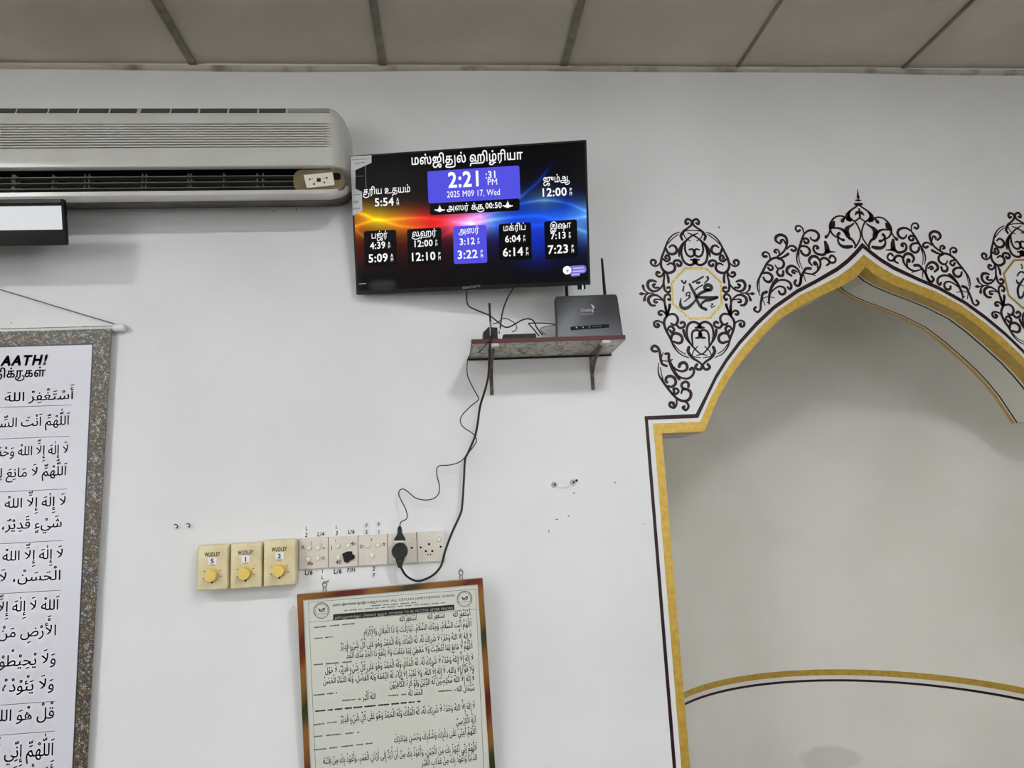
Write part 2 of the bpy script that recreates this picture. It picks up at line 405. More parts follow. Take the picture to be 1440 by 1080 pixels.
# front wall: fan of quads from the niche outline outwards, plus left and right fields
wm = MB(); fo = full(OUT_EDGE)
xl, xr = fo[0][0], fo[-1][0]
wm.add([(ROOM_X0, 0, 0), (xl, 0, 0), (xl, 0, ROOM_Z+.1), (ROOM_X0, 0, ROOM_Z+.1)], [(0, 1, 2, 3)])
wm.add([(xr, 0, 0), (ROOM_X1, 0, 0), (ROOM_X1, 0, ROOM_Z+.1), (xr, 0, ROOM_Z+.1)], [(0, 1, 2, 3)])
for (xa, za), (xb, zb) in zip(fo[:-1], fo[1:]):
    if abs(xa-xb) < 1e-6: continue
    wm.add([(xa, 0, za), (xb, 0, zb), (xb, 0, ROOM_Z+.1), (xa, 0, ROOM_Z+.1)], [(0, 1, 2, 3)])
wall_front = struct(wm.build('wall_front', M_WALL), 'white painted front wall with a pointed niche opening')

# reveal of the niche: strips in depth order, gold, maroon line, paint, maroon line, gold
def reveal(y0, y1, name, m):
    mb = MB(); vs = [(x, y0, z) for x, z in fo]+[(x, y1, z) for x, z in fo]; n = len(fo)
    mb.add(vs, [(i, i+1, n+i+1, n+i) for i in range(n-1)]); return mb.build(name, m, wall_front)
reveal(0, .052, 'gold_reveal_edge', M_GOLD)
reveal(.052, .060, 'pale_reveal_gap', M_NICHE)
reveal(.060, .068, 'dark_reveal_line', M_MAROON)
reveal(.068, .181, 'niche_reveal', M_NICHE)
reveal(.181, .188, 'dark_reveal_line', M_MAROON)
reveal(.188, .194, 'pale_reveal_gap', M_NICHE)
reveal(.194, T, 'gold_reveal_edge', M_GOLD)
# face bands
def band(hi, ho, name, m, y=-.0012, label=None):
    mb = MB(); a = full(hi); b = full(ho); n = len(a)
    vs = [(x, y, z) for x, z in a]+[(x, y, z) for x, z in b]+[(x, 0, z) for x, z in b]
    mb.add(vs, [(i, n+i, n+i+1, i+1) for i in range(n-1)]+[(n+i, 2*n+i, 2*n+i+1, n+i+1) for i in range(n-1)])
    return struct(mb.build(name, m), label)
band(OUT_EDGE, OUT_GOLD, 'trim_1', M_GOLD, label='gold painted band round the niche opening')
band(OUT_DIN, OUT_DOUT, 'trim_2', M_MAROON, label='thin dark maroon line outside the gold arch band')

# apse behind the opening: half cylinder with half dome
RA = .755; ZSPR = 1.78; nA = 48; nD = 14
def apse_pt(i, z, r=RA): a = PI*i/nA; return (AX-r*math.cos(a), T+r*math.sin(a), z)
am = MB(); rows = [0, .3, .6, .9, 1.2, 1.5, ZSPR]
vs = [apse_pt(i, z) for z in rows for i in range(nA+1)]
for k in range(1, nD+1):
    e = PI/2*k/nD; vs += [apse_pt(i, ZSPR+RA*math.sin(e), RA*math.cos(e)) for i in range(nA+1)]
R_ = len(rows)+nD; fs = [(j*(nA+1)+i, j*(nA+1)+i+1, (j+1)*(nA+1)+i+1, (j+1)*(nA+1)+i) for j in range(R_-1) for i in range(nA)]
am.add(vs, fs)
# back face of the front wall, closing the apse around the opening
for (xa, za), (xb, zb) in zip(fo[:-1], fo[1:]):
    if abs(xa-xb) < 1e-6: continue
    am.add([(xa, T, za), (xb, T, zb), (xb, T, 2.7), (xa, T, 2.7)], [(0, 1, 2, 3)])
for xa, xb in ((AX-.77, xl), (xr, AX+.77)): am.add([(xa, T, 0), (xb, T, 0), (xb, T, 2.7), (xa, T, 2.7)], [(0, 1, 2, 3)])
apse = struct(am.build('wall_niche', M_NICHE, smooth=True), 'curved pale wall inside the niche')
def apse_band(z0, z1, name, m, dr=.0015):
    mb = MB(); vs = [apse_pt(i, z, RA-dr) for z in (z0, z1) for i in range(nA+1)]
    mb.add(vs, [(i, i+1, nA+2+i, nA+1+i) for i in range(nA)]); return mb.build(name, m, apse, smooth='all')
apse_band(.690, .714, 'gold_band', M_GOLD)
apse_band(.664, .6735, 'maroon_line', M_MAROON)

# floor, other walls, ceiling
struct(MB().box(ROOM_X0, ROOM_X1, ROOM_Y0, 1.05, -.1, 0).build('floor', M_CARPET), 'dark patterned prayer hall carpet')
struct(MB().box(ROOM_X0-.12, ROOM_X0, ROOM_Y0, 0, 0, ROOM_Z+.1).build('wall_left', M_WALL))
struct(MB().box(ROOM_X1, ROOM_X1+.12, ROOM_Y0, 0, 0, ROOM_Z+.1).build('wall_right', M_WALL))
bw = MB(); Y0_, Y1_ = ROOM_Y0-.12, ROOM_Y0; HT = ROOM_Z+.1
bw.box(ROOM_X0, WINX0, Y0_, Y1_, 0, HT); bw.box(WINX1, W3X0, Y0_, Y1_, 0, HT); bw.box(W3X1, W2X0, Y0_, Y1_, 0, HT); bw.box(W2X1, ROOM_X1, Y0_, Y1_, 0, HT)
for x0_, x1_, z0_, z1_ in ((WINX0, WINX1, WINZ0, WINZ1), (W2X0, W2X1, W2Z0, W2Z1), (W3X0, W3X1, W3Z0, W3Z1)):
    bw.box(x0_, x1_, Y0_, Y1_, 0, z0_); bw.box(x0_, x1_, Y0_, Y1_, z1_, HT)
struct(bw.build('wall_back', M_WALL))
for k, (x0_, x1_, z0_, z1_, lb) in enumerate(((WINX0, WINX1, WINZ0, WINZ1, 'open window frame at the left of the back wall'), (W2X0, W2X1, W2Z0, W2Z1, 'frame of an added fill opening at the right of the back wall'), (W3X0, W3X1, W3Z0, W3Z1, 'small louvred window frame low in the back wall'))):
    wf = MB(); ya, yb = ROOM_Y0-.08, ROOM_Y0-.02
    wf.box(x0_, x0_+.04, ya, yb, z0_, z1_); wf.box(x1_-.04, x1_, ya, yb, z0_, z1_); wf.box(x0_, x1_, ya, yb, z0_, z0_+.04); wf.box(x0_, x1_, ya, yb, z1_-.03, z1_)
    if k == 2:
        for q_ in range(5): wf.box(x0_, x1_, ya, yb, z0_+.05+.085*q_, z0_+.085+.085*q_)
    struct(wf.build('window_%d' % (k+1), M_WINFRAME), lb)

# suspended ceiling: boards between grid bars, first row against the front wall
TW = .6115; X00 = -.786
cl = struct(MB().box(ROOM_X0, ROOM_X1, ROOM_Y0, .0, ROOM_Z+.08, ROOM_Z+.1).build('ceiling', M_DARKGAP), 'suspended ceiling of beige boards in a metal grid')
nx0 = int(math.floor((ROOM_X0-X00)/TW)); nx1 = int(math.ceil((ROOM_X1-X00)/TW)); ROWY = [-TW*k for k in range(9)]+[ROOM_Y0]
lamp_cells = [(-3, 3), (2, 3), (-4, 7), (1, 7), (5, 7)]  # rear row is added, unseen fill for the low wall and niche
tile_me = {}
def in_room(a, b): return max(a, ROOM_X0), min(b, ROOM_X1)
for i in range(nx0, nx1):
    xa, xb = in_room(X00+i*TW+.004, X00+(i+1)*TW-.004)
    for j in range(len(ROWY)-1):
        y1, y0 = ROWY[j]-.004, ROWY[j+1]+.004
        dz = random.uniform(0, .003)
        if (i, j) not in lamp_cells:
            MB().box(xa, xb, y0, y1, ROOM_Z+.002+dz, ROOM_Z+.010+dz).build('ceiling_board', M_CEIL, cl)
        else:
            yl0, yl1 = y0, y1
            t = thing('ceiling_lamp', {(-3, 3): 'small square ceiling lamp over the left of the hall', (2, 3): 'small square ceiling lamp over the middle of the hall', (-4, 7): 'added unseen fill panel at the back left of the hall', (1, 7): 'added unseen fill panel at the back middle of the hall', (5, 7): 'added unseen fill panel at the back right of the hall'}[(i, j)], 'ceiling lamp', ((xa+xb)/2, (yl0+yl1)/2, ROOM_Z), group='ceiling lamp panels')
            MB().box(xa, xb, yl0, yl1, ROOM_Z+.012, ROOM_Z+.03).build('lamp_body', M_WHITE, t, world=True)
            ins = .15 if j == 3 else .02
            MB().box(xa+ins, xb-ins, yl0+ins, yl1-ins, ROOM_Z+.006, ROOM_Z+.011).build('diffuser', E_LED2 if j == 3 else E_FILL, t, world=True)
for i in range(nx0, nx1+1):
    x = X00+i*TW
    if not ROOM_X0 < x < ROOM_X1: continue
    hw = .012 if i < 3 else .005
    MB().box(x-hw, x+hw, ROOM_Y0, -.004, ROOM_Z-.004, ROOM_Z+.001).build('grid_bar', M_BAR, cl)
for y in ROWY[1:-1]: MB().box(ROOM_X0, ROOM_X1, y-.012, y+.012, ROOM_Z-.003, ROOM_Z+.0015).build('grid_bar', M_BAR, cl)
# wavy wall angle under the ceiling edge
mb = MB(); n = 90; vs = []
for i in range(n+1):
    x = ROOM_X0+(ROOM_X1-ROOM_X0)*i/n; a = .0035*math.sin(x*2.3)+.002*math.sin(x*5.1+1)
    vs += [(x, -.010, ROOM_Z-.016+a), (x, -.012, ROOM_Z-.007+a*.6), (x, 0, ROOM_Z-.006), (x, 0, ROOM_Z-.020+a)]
fs = []
for i in range(n):
    for k in range(4): fs.append((4*i+k, 4*i+(k+1) % 4, 4*i+4+(k+1) % 4, 4*i+4+k))
struct(mb.add(vs, fs).build('trim_3', M_ANGLE), 'stained narrow edge strip between wall and ceiling')

# ================================================================== PAINTED ORNAMENT (brush strokes on the wall)
CROP = {'A': (960, 300, 10.8), 'B': (960, 380, 9.818), 'C': (960, 430, 10.8), 'D': (1195, 260, 12.), 'E': (1240, 305, 12.), 'F': (1290, 315, 9.), 'G': (905, 480, 10.8), 'H': (940, 375, 13.5)}
PXM = .00213                                 # metres per pixel on the wall in this region
def st(crop, s):
    ox, oy, k = CROP[crop]; return [wxz(ox+x/k, oy+y/k) for x, y in ctext(s)]
def wd(s): return [(float(q)*1.2+.35)*PXM for q in s.split()]
def axis_mirror(a, b):                       # mirror across the line through wall points a, b
    a = np.array(a); d = np.array(b)-a; d /= np.hypot(*d)
    def f(p): q = np.array(p)-a; t = d*(q@d); return tuple(a+2*t-q)
    return f
MED = [('A','3 3.2 3 3 2.5 4 3','205,150 235,165 245,130 215,92 175,100 150,130 165,180 220,225 280,265 320,310 345,350 330,405'),
 ('A','1.2','145,262 200,262 290,275'), ('A','1 2 2.2 3.5 5 1.5','75,300 140,325 210,365 270,415 310,450 360,510 400,590 415,660'),
 ('A','1.2','300,300 290,350 270,385 215,420'), ('A','1.5 2.6 2.8 3 2','270,415 290,440 303,500 310,560 290,630 240,660 190,635 170,590 185,560 210,545 250,555'),
 ('A','2 3 3.2 3','330,480 365,560 375,650 355,730 310,775 250,785 200,760 172,735'), ('A','3 2','172,708 215,709 250,705'), ('A','5','174,710 174,745'),
 ('A','1.2 2 3 3.2 3.4 3.4 2','360,290 440,320 510,375 560,440 595,510 640,600 680,680 700,750 705,810 680,870 630,905 570,900 520,870 500,820 515,780 560,760 610,785'),
 ('A','1.2','380,325 450,370 510,420 560,470'), ('A','3 3.6 3.4 2','595,545 575,600 520,625 460,605 435,555 455,505 500,490 545,520'),
 ('A','3 3.2 2.5','660,700 610,730 565,700 570,655 600,640 625,675 605,690'), ('A','1.8 2.5 3.2 3','710,750 750,790 800,805 845,775 845,730 810,710 775,735 790,770'),
 ('A','3 3.4 3.4','510,780 500,735 450,715 400,745 410,790 450,800 460,775'), ('A','2.5 3 3.4','680,900 710,945 760,965 795,930 775,895 745,905'), ('A','2 3.4 3','640,915 625,980 630,1050'),
 ('B','2 3 3 3','610,10 620,90 640,170 640,260 620,295 580,300 555,265 575,235 600,245'), ('B','2 2.5 3.5 4 2.5','640,180 680,235 740,280 800,290 850,255 860,195 830,150 780,145 740,160'),
 ('B','2.5 3.4','720,240 770,240 790,210 765,195'), ('B','1.2 1.8 3.6','800,315 860,315 900,290 920,260 925,215'), ('B','1.5 1.5 4.5 1','860,315 920,325 962,325 995,325'), ('B','1.2 2 4','870,325 910,350 935,410'),
 ('B','2 2.4 3.6 4 2.5','670,440 700,390 760,345 820,345 870,380 880,430 850,480 800,485'), ('B','1.5 2.5 3.2','700,410 760,400 800,410 800,440 770,440'),
 ('B','3 2.5 3 3.2','660,620 665,520 665,430 655,370 630,340 590,335 570,370 590,410 610,400'), ('B','3.6 2 1.2','600,475 620,550 650,610'),
 ('C','3 3 3.2 3 2.6 1.4 .9','660,0 690,70 720,140 770,210 785,280 765,380 730,470 705,550 690,610 650,680 590,740 490,785'), ('C','1','680,585 620,670 530,730'), ('C','2','720,0 725,100 735,160'),
 ('C','2.5 3 3.3 2.5','735,150 690,130 620,125 575,170 575,230 610,280 650,285 680,265'), ('C','2 3 3.4','730,150 760,95 800,75 840,95 835,130 805,130'),
 ('C','1.6 2.6 3.4 3.4','790,280 820,245 880,225 930,250 930,300 890,315 865,290 885,270'), ('C','3 3 3.4','600,290 560,335 500,320 475,280 500,245 535,260'), ('C','2.5 3.4 3','750,370 720,320 680,310 650,350 665,390 695,400 710,370'),
 ('C','3 3.6 3.6 2.5','710,490 690,440 640,415 580,430 545,480 560,540 610,565 670,545 700,540'), ('C','3 3.2 3 2.6 2 1','252,290 290,260 340,245 400,265 445,320 465,400 465,480 440,560 380,650 310,725 210,755'),
 ('C','3.8 2.5 1.2','510,370 500,450 470,520 430,590'), ('C','5 3 1.5','252,320 300,332 330,335'), ('C','2.4 3 2.4 1.6','262,440 275,385 320,370 370,390 395,450 400,540 405,620'), ('C','5 3.4 2','262,430 290,480 340,490'),
 ('C','1.2','335,620 400,680 430,740 435,770'), ('C','4 4 3 2.4','465,630 485,690 460,750 420,800 350,850 300,900'), ('C','3 3.4 3.4','300,900 330,960 380,965 410,930 380,890'), ('C','1','310,790 430,770')]
CEN = [('D','.4 2 4.2','127,78 133,150 140,215'), ('D','1.2 3.4 1.2','95,262 140,262 185,262'), ('D','3.5 4.6 3.5','92,325 145,330 198,325'), ('D','2 3 2.4','155,400 165,470 171,560')]
ARCH = [('D','2 2.4 3.4 2.2 2 2 2.2','150,335 200,375 260,415 310,455 345,510 340,560 300,600 250,640 215,720 200,800 210,880 250,960 310,1040 340,1070'), ('D','3 6 6 4','325,465 365,530 365,590 330,610'),
 ('D','3 4 1.5','165,462 200,475 237,512'), ('D','2','172,560 220,595 265,625'), ('D','2.4 2 2.2 2.6 2.4 2','330,600 390,580 430,555 500,548 570,570 630,620 680,690 700,770 680,850 630,900 570,920'),
 ('D','3 7 7 3','612,655 640,700 665,740 690,770'), ('D','3 5','430,580 470,630'), ('D','2 3 6.5 7 3.5','285,660 340,700 400,740 430,800 420,870 400,920'), ('D','3.5 2','400,905 350,950 325,1010 322,1040'),
 ('D','5 3 2','440,830 490,780 560,755 640,760'), ('D','2 4.4','572,925 590,875 560,842'), ('D','2 4.4','572,925 530,945 508,950'), ('D','2 2.6 4 5 4','580,905 600,970 580,1030 520,1065 440,1062 385,1050'), ('D','2 2 4.6','700,800 740,870 790,920'),
 ('E','4 6.4 7','188,392 185,470 192,545'), ('E','5 2.5 1','195,545 140,558 65,560'), ('E','4 3.4 3 2.4 4','200,530 250,590 320,600 390,570 415,510 390,455 345,450 330,480 350,490'),
 ('E','2.6 3.4 3.6 1.5','485,235 420,195 350,190 290,215 265,270 290,330 350,365 400,340 415,300'), ('E','2 3 3 2 1','485,225 530,290 580,370 630,460 680,540 720,620 735,700 720,800'), ('E','1.5 .8','660,540 690,630 695,720 680,820'),
 ('E','1.6 2.4 3.2','500,220 500,150 540,110 590,115 615,160 590,200 550,180'), ('E','3 3.2','540,330 490,320 455,355 480,395 520,395 530,370'), ('E','2.6 3.4 3','625,450 560,445 500,470 480,530 520,590 580,600 620,560 625,520'),
 ('E','3 2.6 3','185,655 150,620 110,640 95,690 130,735 190,735 215,700'), ('E','2.5 3.4 3','270,780 220,750 210,710 240,670 290,655 340,680'), ('E','3 2.6 1.4','355,680 370,770 430,850 500,900 560,915 640,895 680,890'),
 ('E','2.5 4 4 2','365,690 390,640 450,620 510,650 540,710 510,770'), ('E','2 2.6 3.4','430,830 420,760 440,715 470,735 455,760'), ('E','4 3.4 3','550,820 620,820 680,880 740,960 770,1030 805,1080'),
 ('E','2 3 4.2 3','740,960 750,850 790,790 850,765 920,800 945,870 890,925'), ('E','2 3.4','780,870 830,835 860,865 830,885'), ('E','1.4 .8','690,920 685,1030'), ('E','.8 1.2','500,945 560,915'),
 ('F','2.5 4 3.6 2.6 2.5','250,205 290,165 270,115 210,95 160,125 160,190 200,270 260,325 320,360'), ('F','2 3.4','180,215 195,160 225,165 230,185'), ('F','2 3 3.4','180,270 140,240 95,240 70,275 105,300 130,285'), ('F','3.8 3 2','185,335 240,365 300,385'),
 ('F','2 3','290,340 290,290 320,275 345,300 325,312'), ('F','3 3 3 2.4 1','300,385 350,375 410,395 470,440 530,515 590,590 640,660 665,740 660,830'), ('F','1','600,600 630,680 650,780'), ('F','1.8 2.6 3.8','420,400 415,330 450,300 490,320 485,355 455,355'),
 ('F','3 3.4 1.4','320,385 275,410 270,460 310,505 360,505 380,465'), ('F','2.5 3.2','470,455 420,475 420,510 455,525 470,495'), ('F','3 3.8 2.4','300,545 320,595 365,595 380,555 360,525'), ('F','2.6 3.6 3.6 2.6','560,560 500,555 455,590 465,640 510,670 550,650 560,610'),
 ('F','3 3.4 2.6 2','300,745 280,770 255,740 260,690 310,655 380,655 440,690 490,740'), ('F','4 3.6 2','405,640 460,690 510,760 545,830 570,900 575,940'), ('F','3 3.4 2.4 1.8','420,790 410,825 370,825 340,790 350,745 400,730 460,755 520,800'),
 ('F','4 3 2.6 3.2','570,790 620,810 650,870 680,940 700,1000 740,1030 775,1000 750,970'), ('F','1','500,865 570,850 640,870'), ('F','1','575,935 600,915'), ('F','1','640,880 630,950'), ('F','2.6 3.2 3.4','100,620 130,700 175,735 205,700 180,665')]
SPRAY = [('G','3 3.4 3.4 3','200,150 150,150 120,110 160,70 210,90 240,150 255,230 265,300 290,350 350,375'), ('G','3 3.4 4.6 4','330,190 380,190 385,270 420,370 470,470 540,570'), ('G','1.2','270,290 330,300 400,300 435,275'), ('G','1.6 .8','265,250 300,170'),
 ('G','2 3 4 4','430,370 500,430 580,455 650,430 660,370 620,325 560,340 540,385'), ('G','2 3 3.6','500,510 580,555 670,565 740,520 765,450 740,405 705,430'), ('G','.8 1.6 3','230,330 220,430 240,530 290,600'), ('G','1','255,400 275,510 300,590'),
 ('G','3 3 3.4 4 2','280,590 350,690 430,790 510,870 590,905 660,900 710,850 715,780 670,735 600,725 570,790'), ('G','3 3.8 3','355,680 430,690 485,640 475,570 420,530 360,540 335,590 360,625'), ('G','2.6 3.2','430,800 500,795 530,755 500,720 455,725 465,770'),
 ('G','3.4 3','680,690 680,640 640,615 585,640 580,690 620,730'), ('G','2 3 3.6','500,880 500,960 460,1010 400,985 400,935 450,935 460,975'), ('G','2.6 3.4','630,910 670,950 680,1000 640,1045 595,1010 620,990')]
def strokes(mb, lst, f=None):
    for c, ws, s in lst:
        pts = st(c, s); pts = [f(p) for p in pts] if f else pts
        mb.ribbon(pts, wd(ws) if ' ' in ws else wd(ws)[0])
a0, a1 = wxz(1205.4, 266.7), wxz(1212.2, 345)
mb = MB(); strokes(mb, CEN); CRN = [q for q in ARCH if q[0] == 'D']; strokes(mb, CRN); strokes(mb, CRN, axis_mirror(a0, a1))
tag(mb.build('wall_ornament', M_MAROON), 'dark maroon painted palmette crown with a spike on the arch apex', 'wall ornament')
VIN = [q for q in ARCH if q[0] != 'D']
mb = MB(); strokes(mb, VIN, lambda p: (2*1.411-p[0], p[1]-.003))
tag(mb.build('wall_ornament', M_MAROON), 'dark maroon painted scrolling vine climbing the left shoulder of the arch', 'wall ornament')
mb = MB(); strokes(mb, VIN)
tag(mb.build('wall_ornament', M_MAROON), 'dark maroon painted scrolling vine climbing the right shoulder of the arch', 'wall ornament')
mb = MB(); strokes(mb, SPRAY)
tag(mb.build('wall_ornament', M_MAROON), 'small dark maroon painted scroll spray above the step of the arch', 'wall ornament')
m0, m1 = wxz(973.2, 312), wxz(987.8, 515); mm = axis_mirror(m0, m1)
OCT = [(963.3, 377.5), (992.5, 377.5), (1013.3, 396.7), (1014.6, 428), (998.3, 447.5), (970, 448.3), (945.8, 426.7), (944.2, 398.3)]
CALL = [('H','2.5 4 3.6 3.6 4','400,330 450,430 500,520 530,610 570,700 620,770 710,812'), ('H','2 2.6 2','640,690 618,735 640,780'), ('H','3 4.4 4.4 3','540,580 700,590 820,590 930,578'), ('H','3 3.6 2.6','920,592 800,630 700,650 640,690'),
 ('H','4 4.6 4.6 4','700,440 690,390 730,350 790,360 815,400 790,440 740,440'), ('H','4.4 3.4','760,440 680,470 600,510 535,570'), ('H','2 3.6 4.6 4 1','520,630 460,700 380,770 300,795 240,760 225,690 235,600'),
 ('H','2.4 2','460,300 560,250 660,190'), ('H','3.2','545,310 588,300'), ('H','1.6','510,440 570,390 650,350'), ('H','3.4 1.2','740,200 752,240 680,320'), ('H','2.2','250,270 300,320 330,275'), ('H','1.4 2.4','290,370 275,460'),
 ('H','1.6','340,560 340,510 400,490 400,560 370,545'), ('H','2 1','410,575 360,620 290,670'), ('H','2.4','828,708 830,722'), ('H','1.2','805,740 820,775 875,745')]
t = thing('wall_medallion', 'oval maroon scroll medallion left of the arch with a gold octagon and black calligraphy', 'wall medallion', (m0[0], 0, (m0[1]+m1[1])/2))
mb = MB(); strokes(mb, MED); strokes(mb, MED, mm); mb.build('scroll_border', M_MAROON, t, world=True)
oc = [wxz(*p) for p in OCT]; mb = MB()
cx = sum(p[0] for p in oc)/8; cz = sum(p[1] for p in oc)/8
inn = [(cx+(x-cx)*.955, cz+(z-cz)*.955) for x, z in oc]; ou = [(cx+(x-cx)*1.045, cz+(z-cz)*1.045) for x, z in oc]
mb.add([(x, -.0012, z) for x, z in inn]+[(x, -.0012, z) for x, z in ou], [(i, (i+1) % 8, 8+(i+1) % 8, 8+i) for i in range(8)])
mb.build('gold_octagon', M_GOLD2, t, world=True)
mb = MB(); strokes(mb, CALL); mb.build('calligraphy', M_BLACKINK, t, world=True)
# matching medallion on the other side of the arch
mA = lambda p: (2*1.413-p[0], p[1]+.006)
t = thing('wall_medallion', 'oval maroon scroll medallion right of the arch, cut by the picture edge', 'wall medallion', (2*AX-m0[0], 0, (m0[1]+m1[1])/2))
mb = MB(); strokes(mb, MED, mA); strokes(mb, MED, lambda p: mA(mm(p))); mb.build('scroll_border', M_MAROON, t, world=True)
mb = MB(); mb.add([(*(lambda q: (q[0], -.0012, q[1]))(mA(p)),) for p in inn]+[(*(lambda q: (q[0], -.0012, q[1]))(mA(p)),) for p in ou], [(i, (i+1) % 8, 8+(i+1) % 8, 8+i) for i in range(8)])
mb.build('gold_octagon', mat('gold line paint', (176, 142, 64), .4, .35), t, world=True)
def K5(s): return [wxz(1360+x/4.91, 280+y/4.91) for x, y in ctext(s)]
mb = MB()
for ws, s in [('1.8 2.6', '345,530 360,508 378,503 400,515'), ('2 3.4 3 2', '400,540 378,565 352,610 350,650 362,682 382,672 395,640 410,600'), ('1.6', '372,450 380,470 376,480'), ('2', '340,560 345,580'), ('2', '352,575 357,592'), ('1.2', '368,590 385,600'),
              ('3 3.4 3', '410,600 420,640 450,650 470,620 475,480'), ('3 3.4 3', '470,620 500,650 530,620 535,450'), ('3 3.6', '570,640 575,470'), ('2', '480,440 500,430 520,440')]:
    mb.ribbon(K5(s), wd(ws) if ' ' in ws else wd(ws)[0])
mb.build('calligraphy', M_BLACKINK, t, world=True)

# ================================================================== AIR CONDITIONER
AX0, AX1 = -1.78, -.279
t = thing('air_conditioner', 'old white split air conditioner unit mounted high beside the television', 'air conditioner', ((AX0+AX1)/2, 0, 2.42))
prof = [(0, 2.462), (-.10, 2.432), (-.145, 2.420), (-.160, 2.423), (-.167, 2.430), (-.168, 2.442), (-.160, 2.4445), (-.075, 2.452), (-.070, 2.470), (-.085, 2.508), (-.160, 2.512), (-.171, 2.5135), (-.1745, 2.516), (-.1755, 2.521), (-.1755, 2.540), (-.1755, 2.560)]
nr = 10; z0, z1 = 2.568, 2.650
for k in range(nr):
    za = z0+(z1-z0)*k/nr; h = (z1-z0)/nr
    prof += [(-.1755, za), (-.1755, za+h*.60), (-.1695, za+h*.64), (-.1695, za+h*.96)]
prof += [(-.1755, z1), (-.1755, 2.672), (-.1745, 2.6825), (-.1665, 2.7025), (-.155, 2.711), (-.12, 2.720), (-.08, 2.724), (0, 2.726)]
RZ0, RZ1 = 2.568, 2.650
def ac_section(x):
    e = min(x-AX0, AX1-x); r = .055
    s = math.sqrt(max(0, 1-(1-e/r)**2)) if e < r else 1.
    fade = min(1, max(0, (e-.035)/.03)); out = []
    for y, z in prof:
        yy = y
        if RZ0 <= z <= RZ1+.001: yy = -.1755+(y+.1755)*fade
        zc = 2.575; k = (1-s)
        z2 = z+(zc-z)*k*.36; y2 = yy*(1-k*.42)
        out.append((x, y2, z2))
    return out
xs = [AX0+.055*(1-math.cos(a*PI/2/7)) for a in range(8)]+[AX0+.4, AX0+.9, AX1-.3]+[AX1-.13, AX1-.1, AX1-.08, AX1-.065]+[AX1-.055*(1-math.sin(a*PI/2/9)) for a in range(10)]
mb = MB(); n = len(prof); vs = []
for x in xs: vs += ac_section(x)
fs = [(i*n+k, (i+1)*n+k, (i+1)*n+k+1, i*n+k+1) for i in range(len(xs)-1) for k in range(n-1)]
fs += [tuple(range(n)), tuple((len(xs)-1)*n+k for k in range(n))[::-1]]
mb.add(vs, fs); cas = mb.build('casing', M_AC, t, world=True, smooth=True)
NRIB = len(prof)-8-4*nr
cas.data.materials.append(mat('painted shade underside plastic', (92, 86, 80), .6, noise=(14, (70, 64, 58), .4, .6)))  # underside shade painted into the casing as a darker colour
cas.data.materials.append(M_ACDARK); cas.data.materials.append(mat('dusty groove', (84, 82, 76), .7))
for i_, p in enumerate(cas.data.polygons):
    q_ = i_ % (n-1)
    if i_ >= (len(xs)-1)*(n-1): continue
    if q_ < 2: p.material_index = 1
    elif 6 <= q_ <= 9 and xs[i_//(n-1)] < AX1-.05: p.material_index = 2
    elif NRIB <= q_ < NRIB+4*nr and (q_-NRIB) % 4 in (1, 2) and xs[i_//(n-1)] < AX1-.06: p.material_index = 3
xd = wall(413, 255, -.165)[0]                # right end of the outlet
MB().box(AX0+.06, xd, -.118, -.078, 2.447, 2.509).build('outlet_cavity', M_ACDARK, t, world=True)
for zc_, yy in ((2.456, -.150), (2.474, -.148), (2.493, -.146)):
    MB().box(AX0+.06, xd, yy-.010, yy+.012, zc_-.0012, zc_+.0012).build('louvre', M_ACGREY, t, world=True)
for px in (18, 22, 75, 120, 126, 201, 206, 265, 269, 315, 362, 370):
    x = wall(px, 258, -.14)[0]; MB().box(x-.0012, x+.0012, -.145, -.118, 2.450, 2.508).build('vane', M_ACGREY, t, world=True)
for k in range(6):
    x = AX0+.1+k*.09; MB().box(x-.0012, x+.0012, -.145, -.118, 2.450, 2.508).build('vane', M_ACGREY, t, world=True)
# intake slots on the sloping top edge
def slot(xa, xb, m, nm):
    mb = MB(); a, b = (-.1746, 2.6845), (-.1675, 2.7020); ny, nz = -.0012, .0004
    mb.add([(xa, a[0]+ny, a[1]+nz*0), (xb, a[0]+ny, a[1]), (xb, b[0]+ny, b[1]), (xa, b[0]+ny, b[1]), (xa, a[0]+.002, a[1]), (xb, a[0]+.002, a[1]), (xb, b[0]+.002, b[1]-.002), (xa, b[0]+.002, b[1]-.002)],
           [(0, 1, 2, 3), (0, 4, 5, 1), (1, 5, 6, 2), (2, 6, 7, 3), (3, 7, 4, 0)]); mb.build(nm, m, t, world=True)
sl = [-30, 23, 68, 110, 154, 197, 240, 280, 321, 363, 403]
sx = [wall(p, 157, -.171)[0] for p in sl]
M_SLOT = mat('intake slot', (70, 70, 66), .7)
for a, b in zip(sx[:-1], sx[1:]): slot(a+.003, b-(.010 if abs(b-sx[5]) < 1e-6 else .003), M_SLOT, 'intake_slot')
slot(sx[-1]+.004, wall(463, 157, -.171)[0], mat('grey insert', (150, 150, 144), .5), 'intake_insert')
xp1 = wall(484, 255, -.155)[0]
mb = MB(); mb.rbox(xd-.003, xp1, -.1555, -.08, 2.4425, 2.5115, .026); pan = mb.build('control_panel', M_OLIVE, t, world=True)
MB().rbox(xp1-.035, xp1-.010, -.157, -.1556, 2.478, 2.500, .008).build('receiver_window', M_ACDARK, pan, world=True)
q = [wxz(*p, -.160) for p in ((427, 246.5), (467.5, 242.5), (471, 260.5), (431.5, 265))]
mb = MB(); mb.prism(q, -.162, -.156); stk = mb.build('control_sticker', M_CREAMW, pan, world=True)
def csq(px, py, a, b=None):
    x, z = wxz(px, py, -.163); b = b or a; return MB().box(x-a, x+a, -.1632, -.162, z-b, z+b)
mb = csq(448.3, 253, .0058)
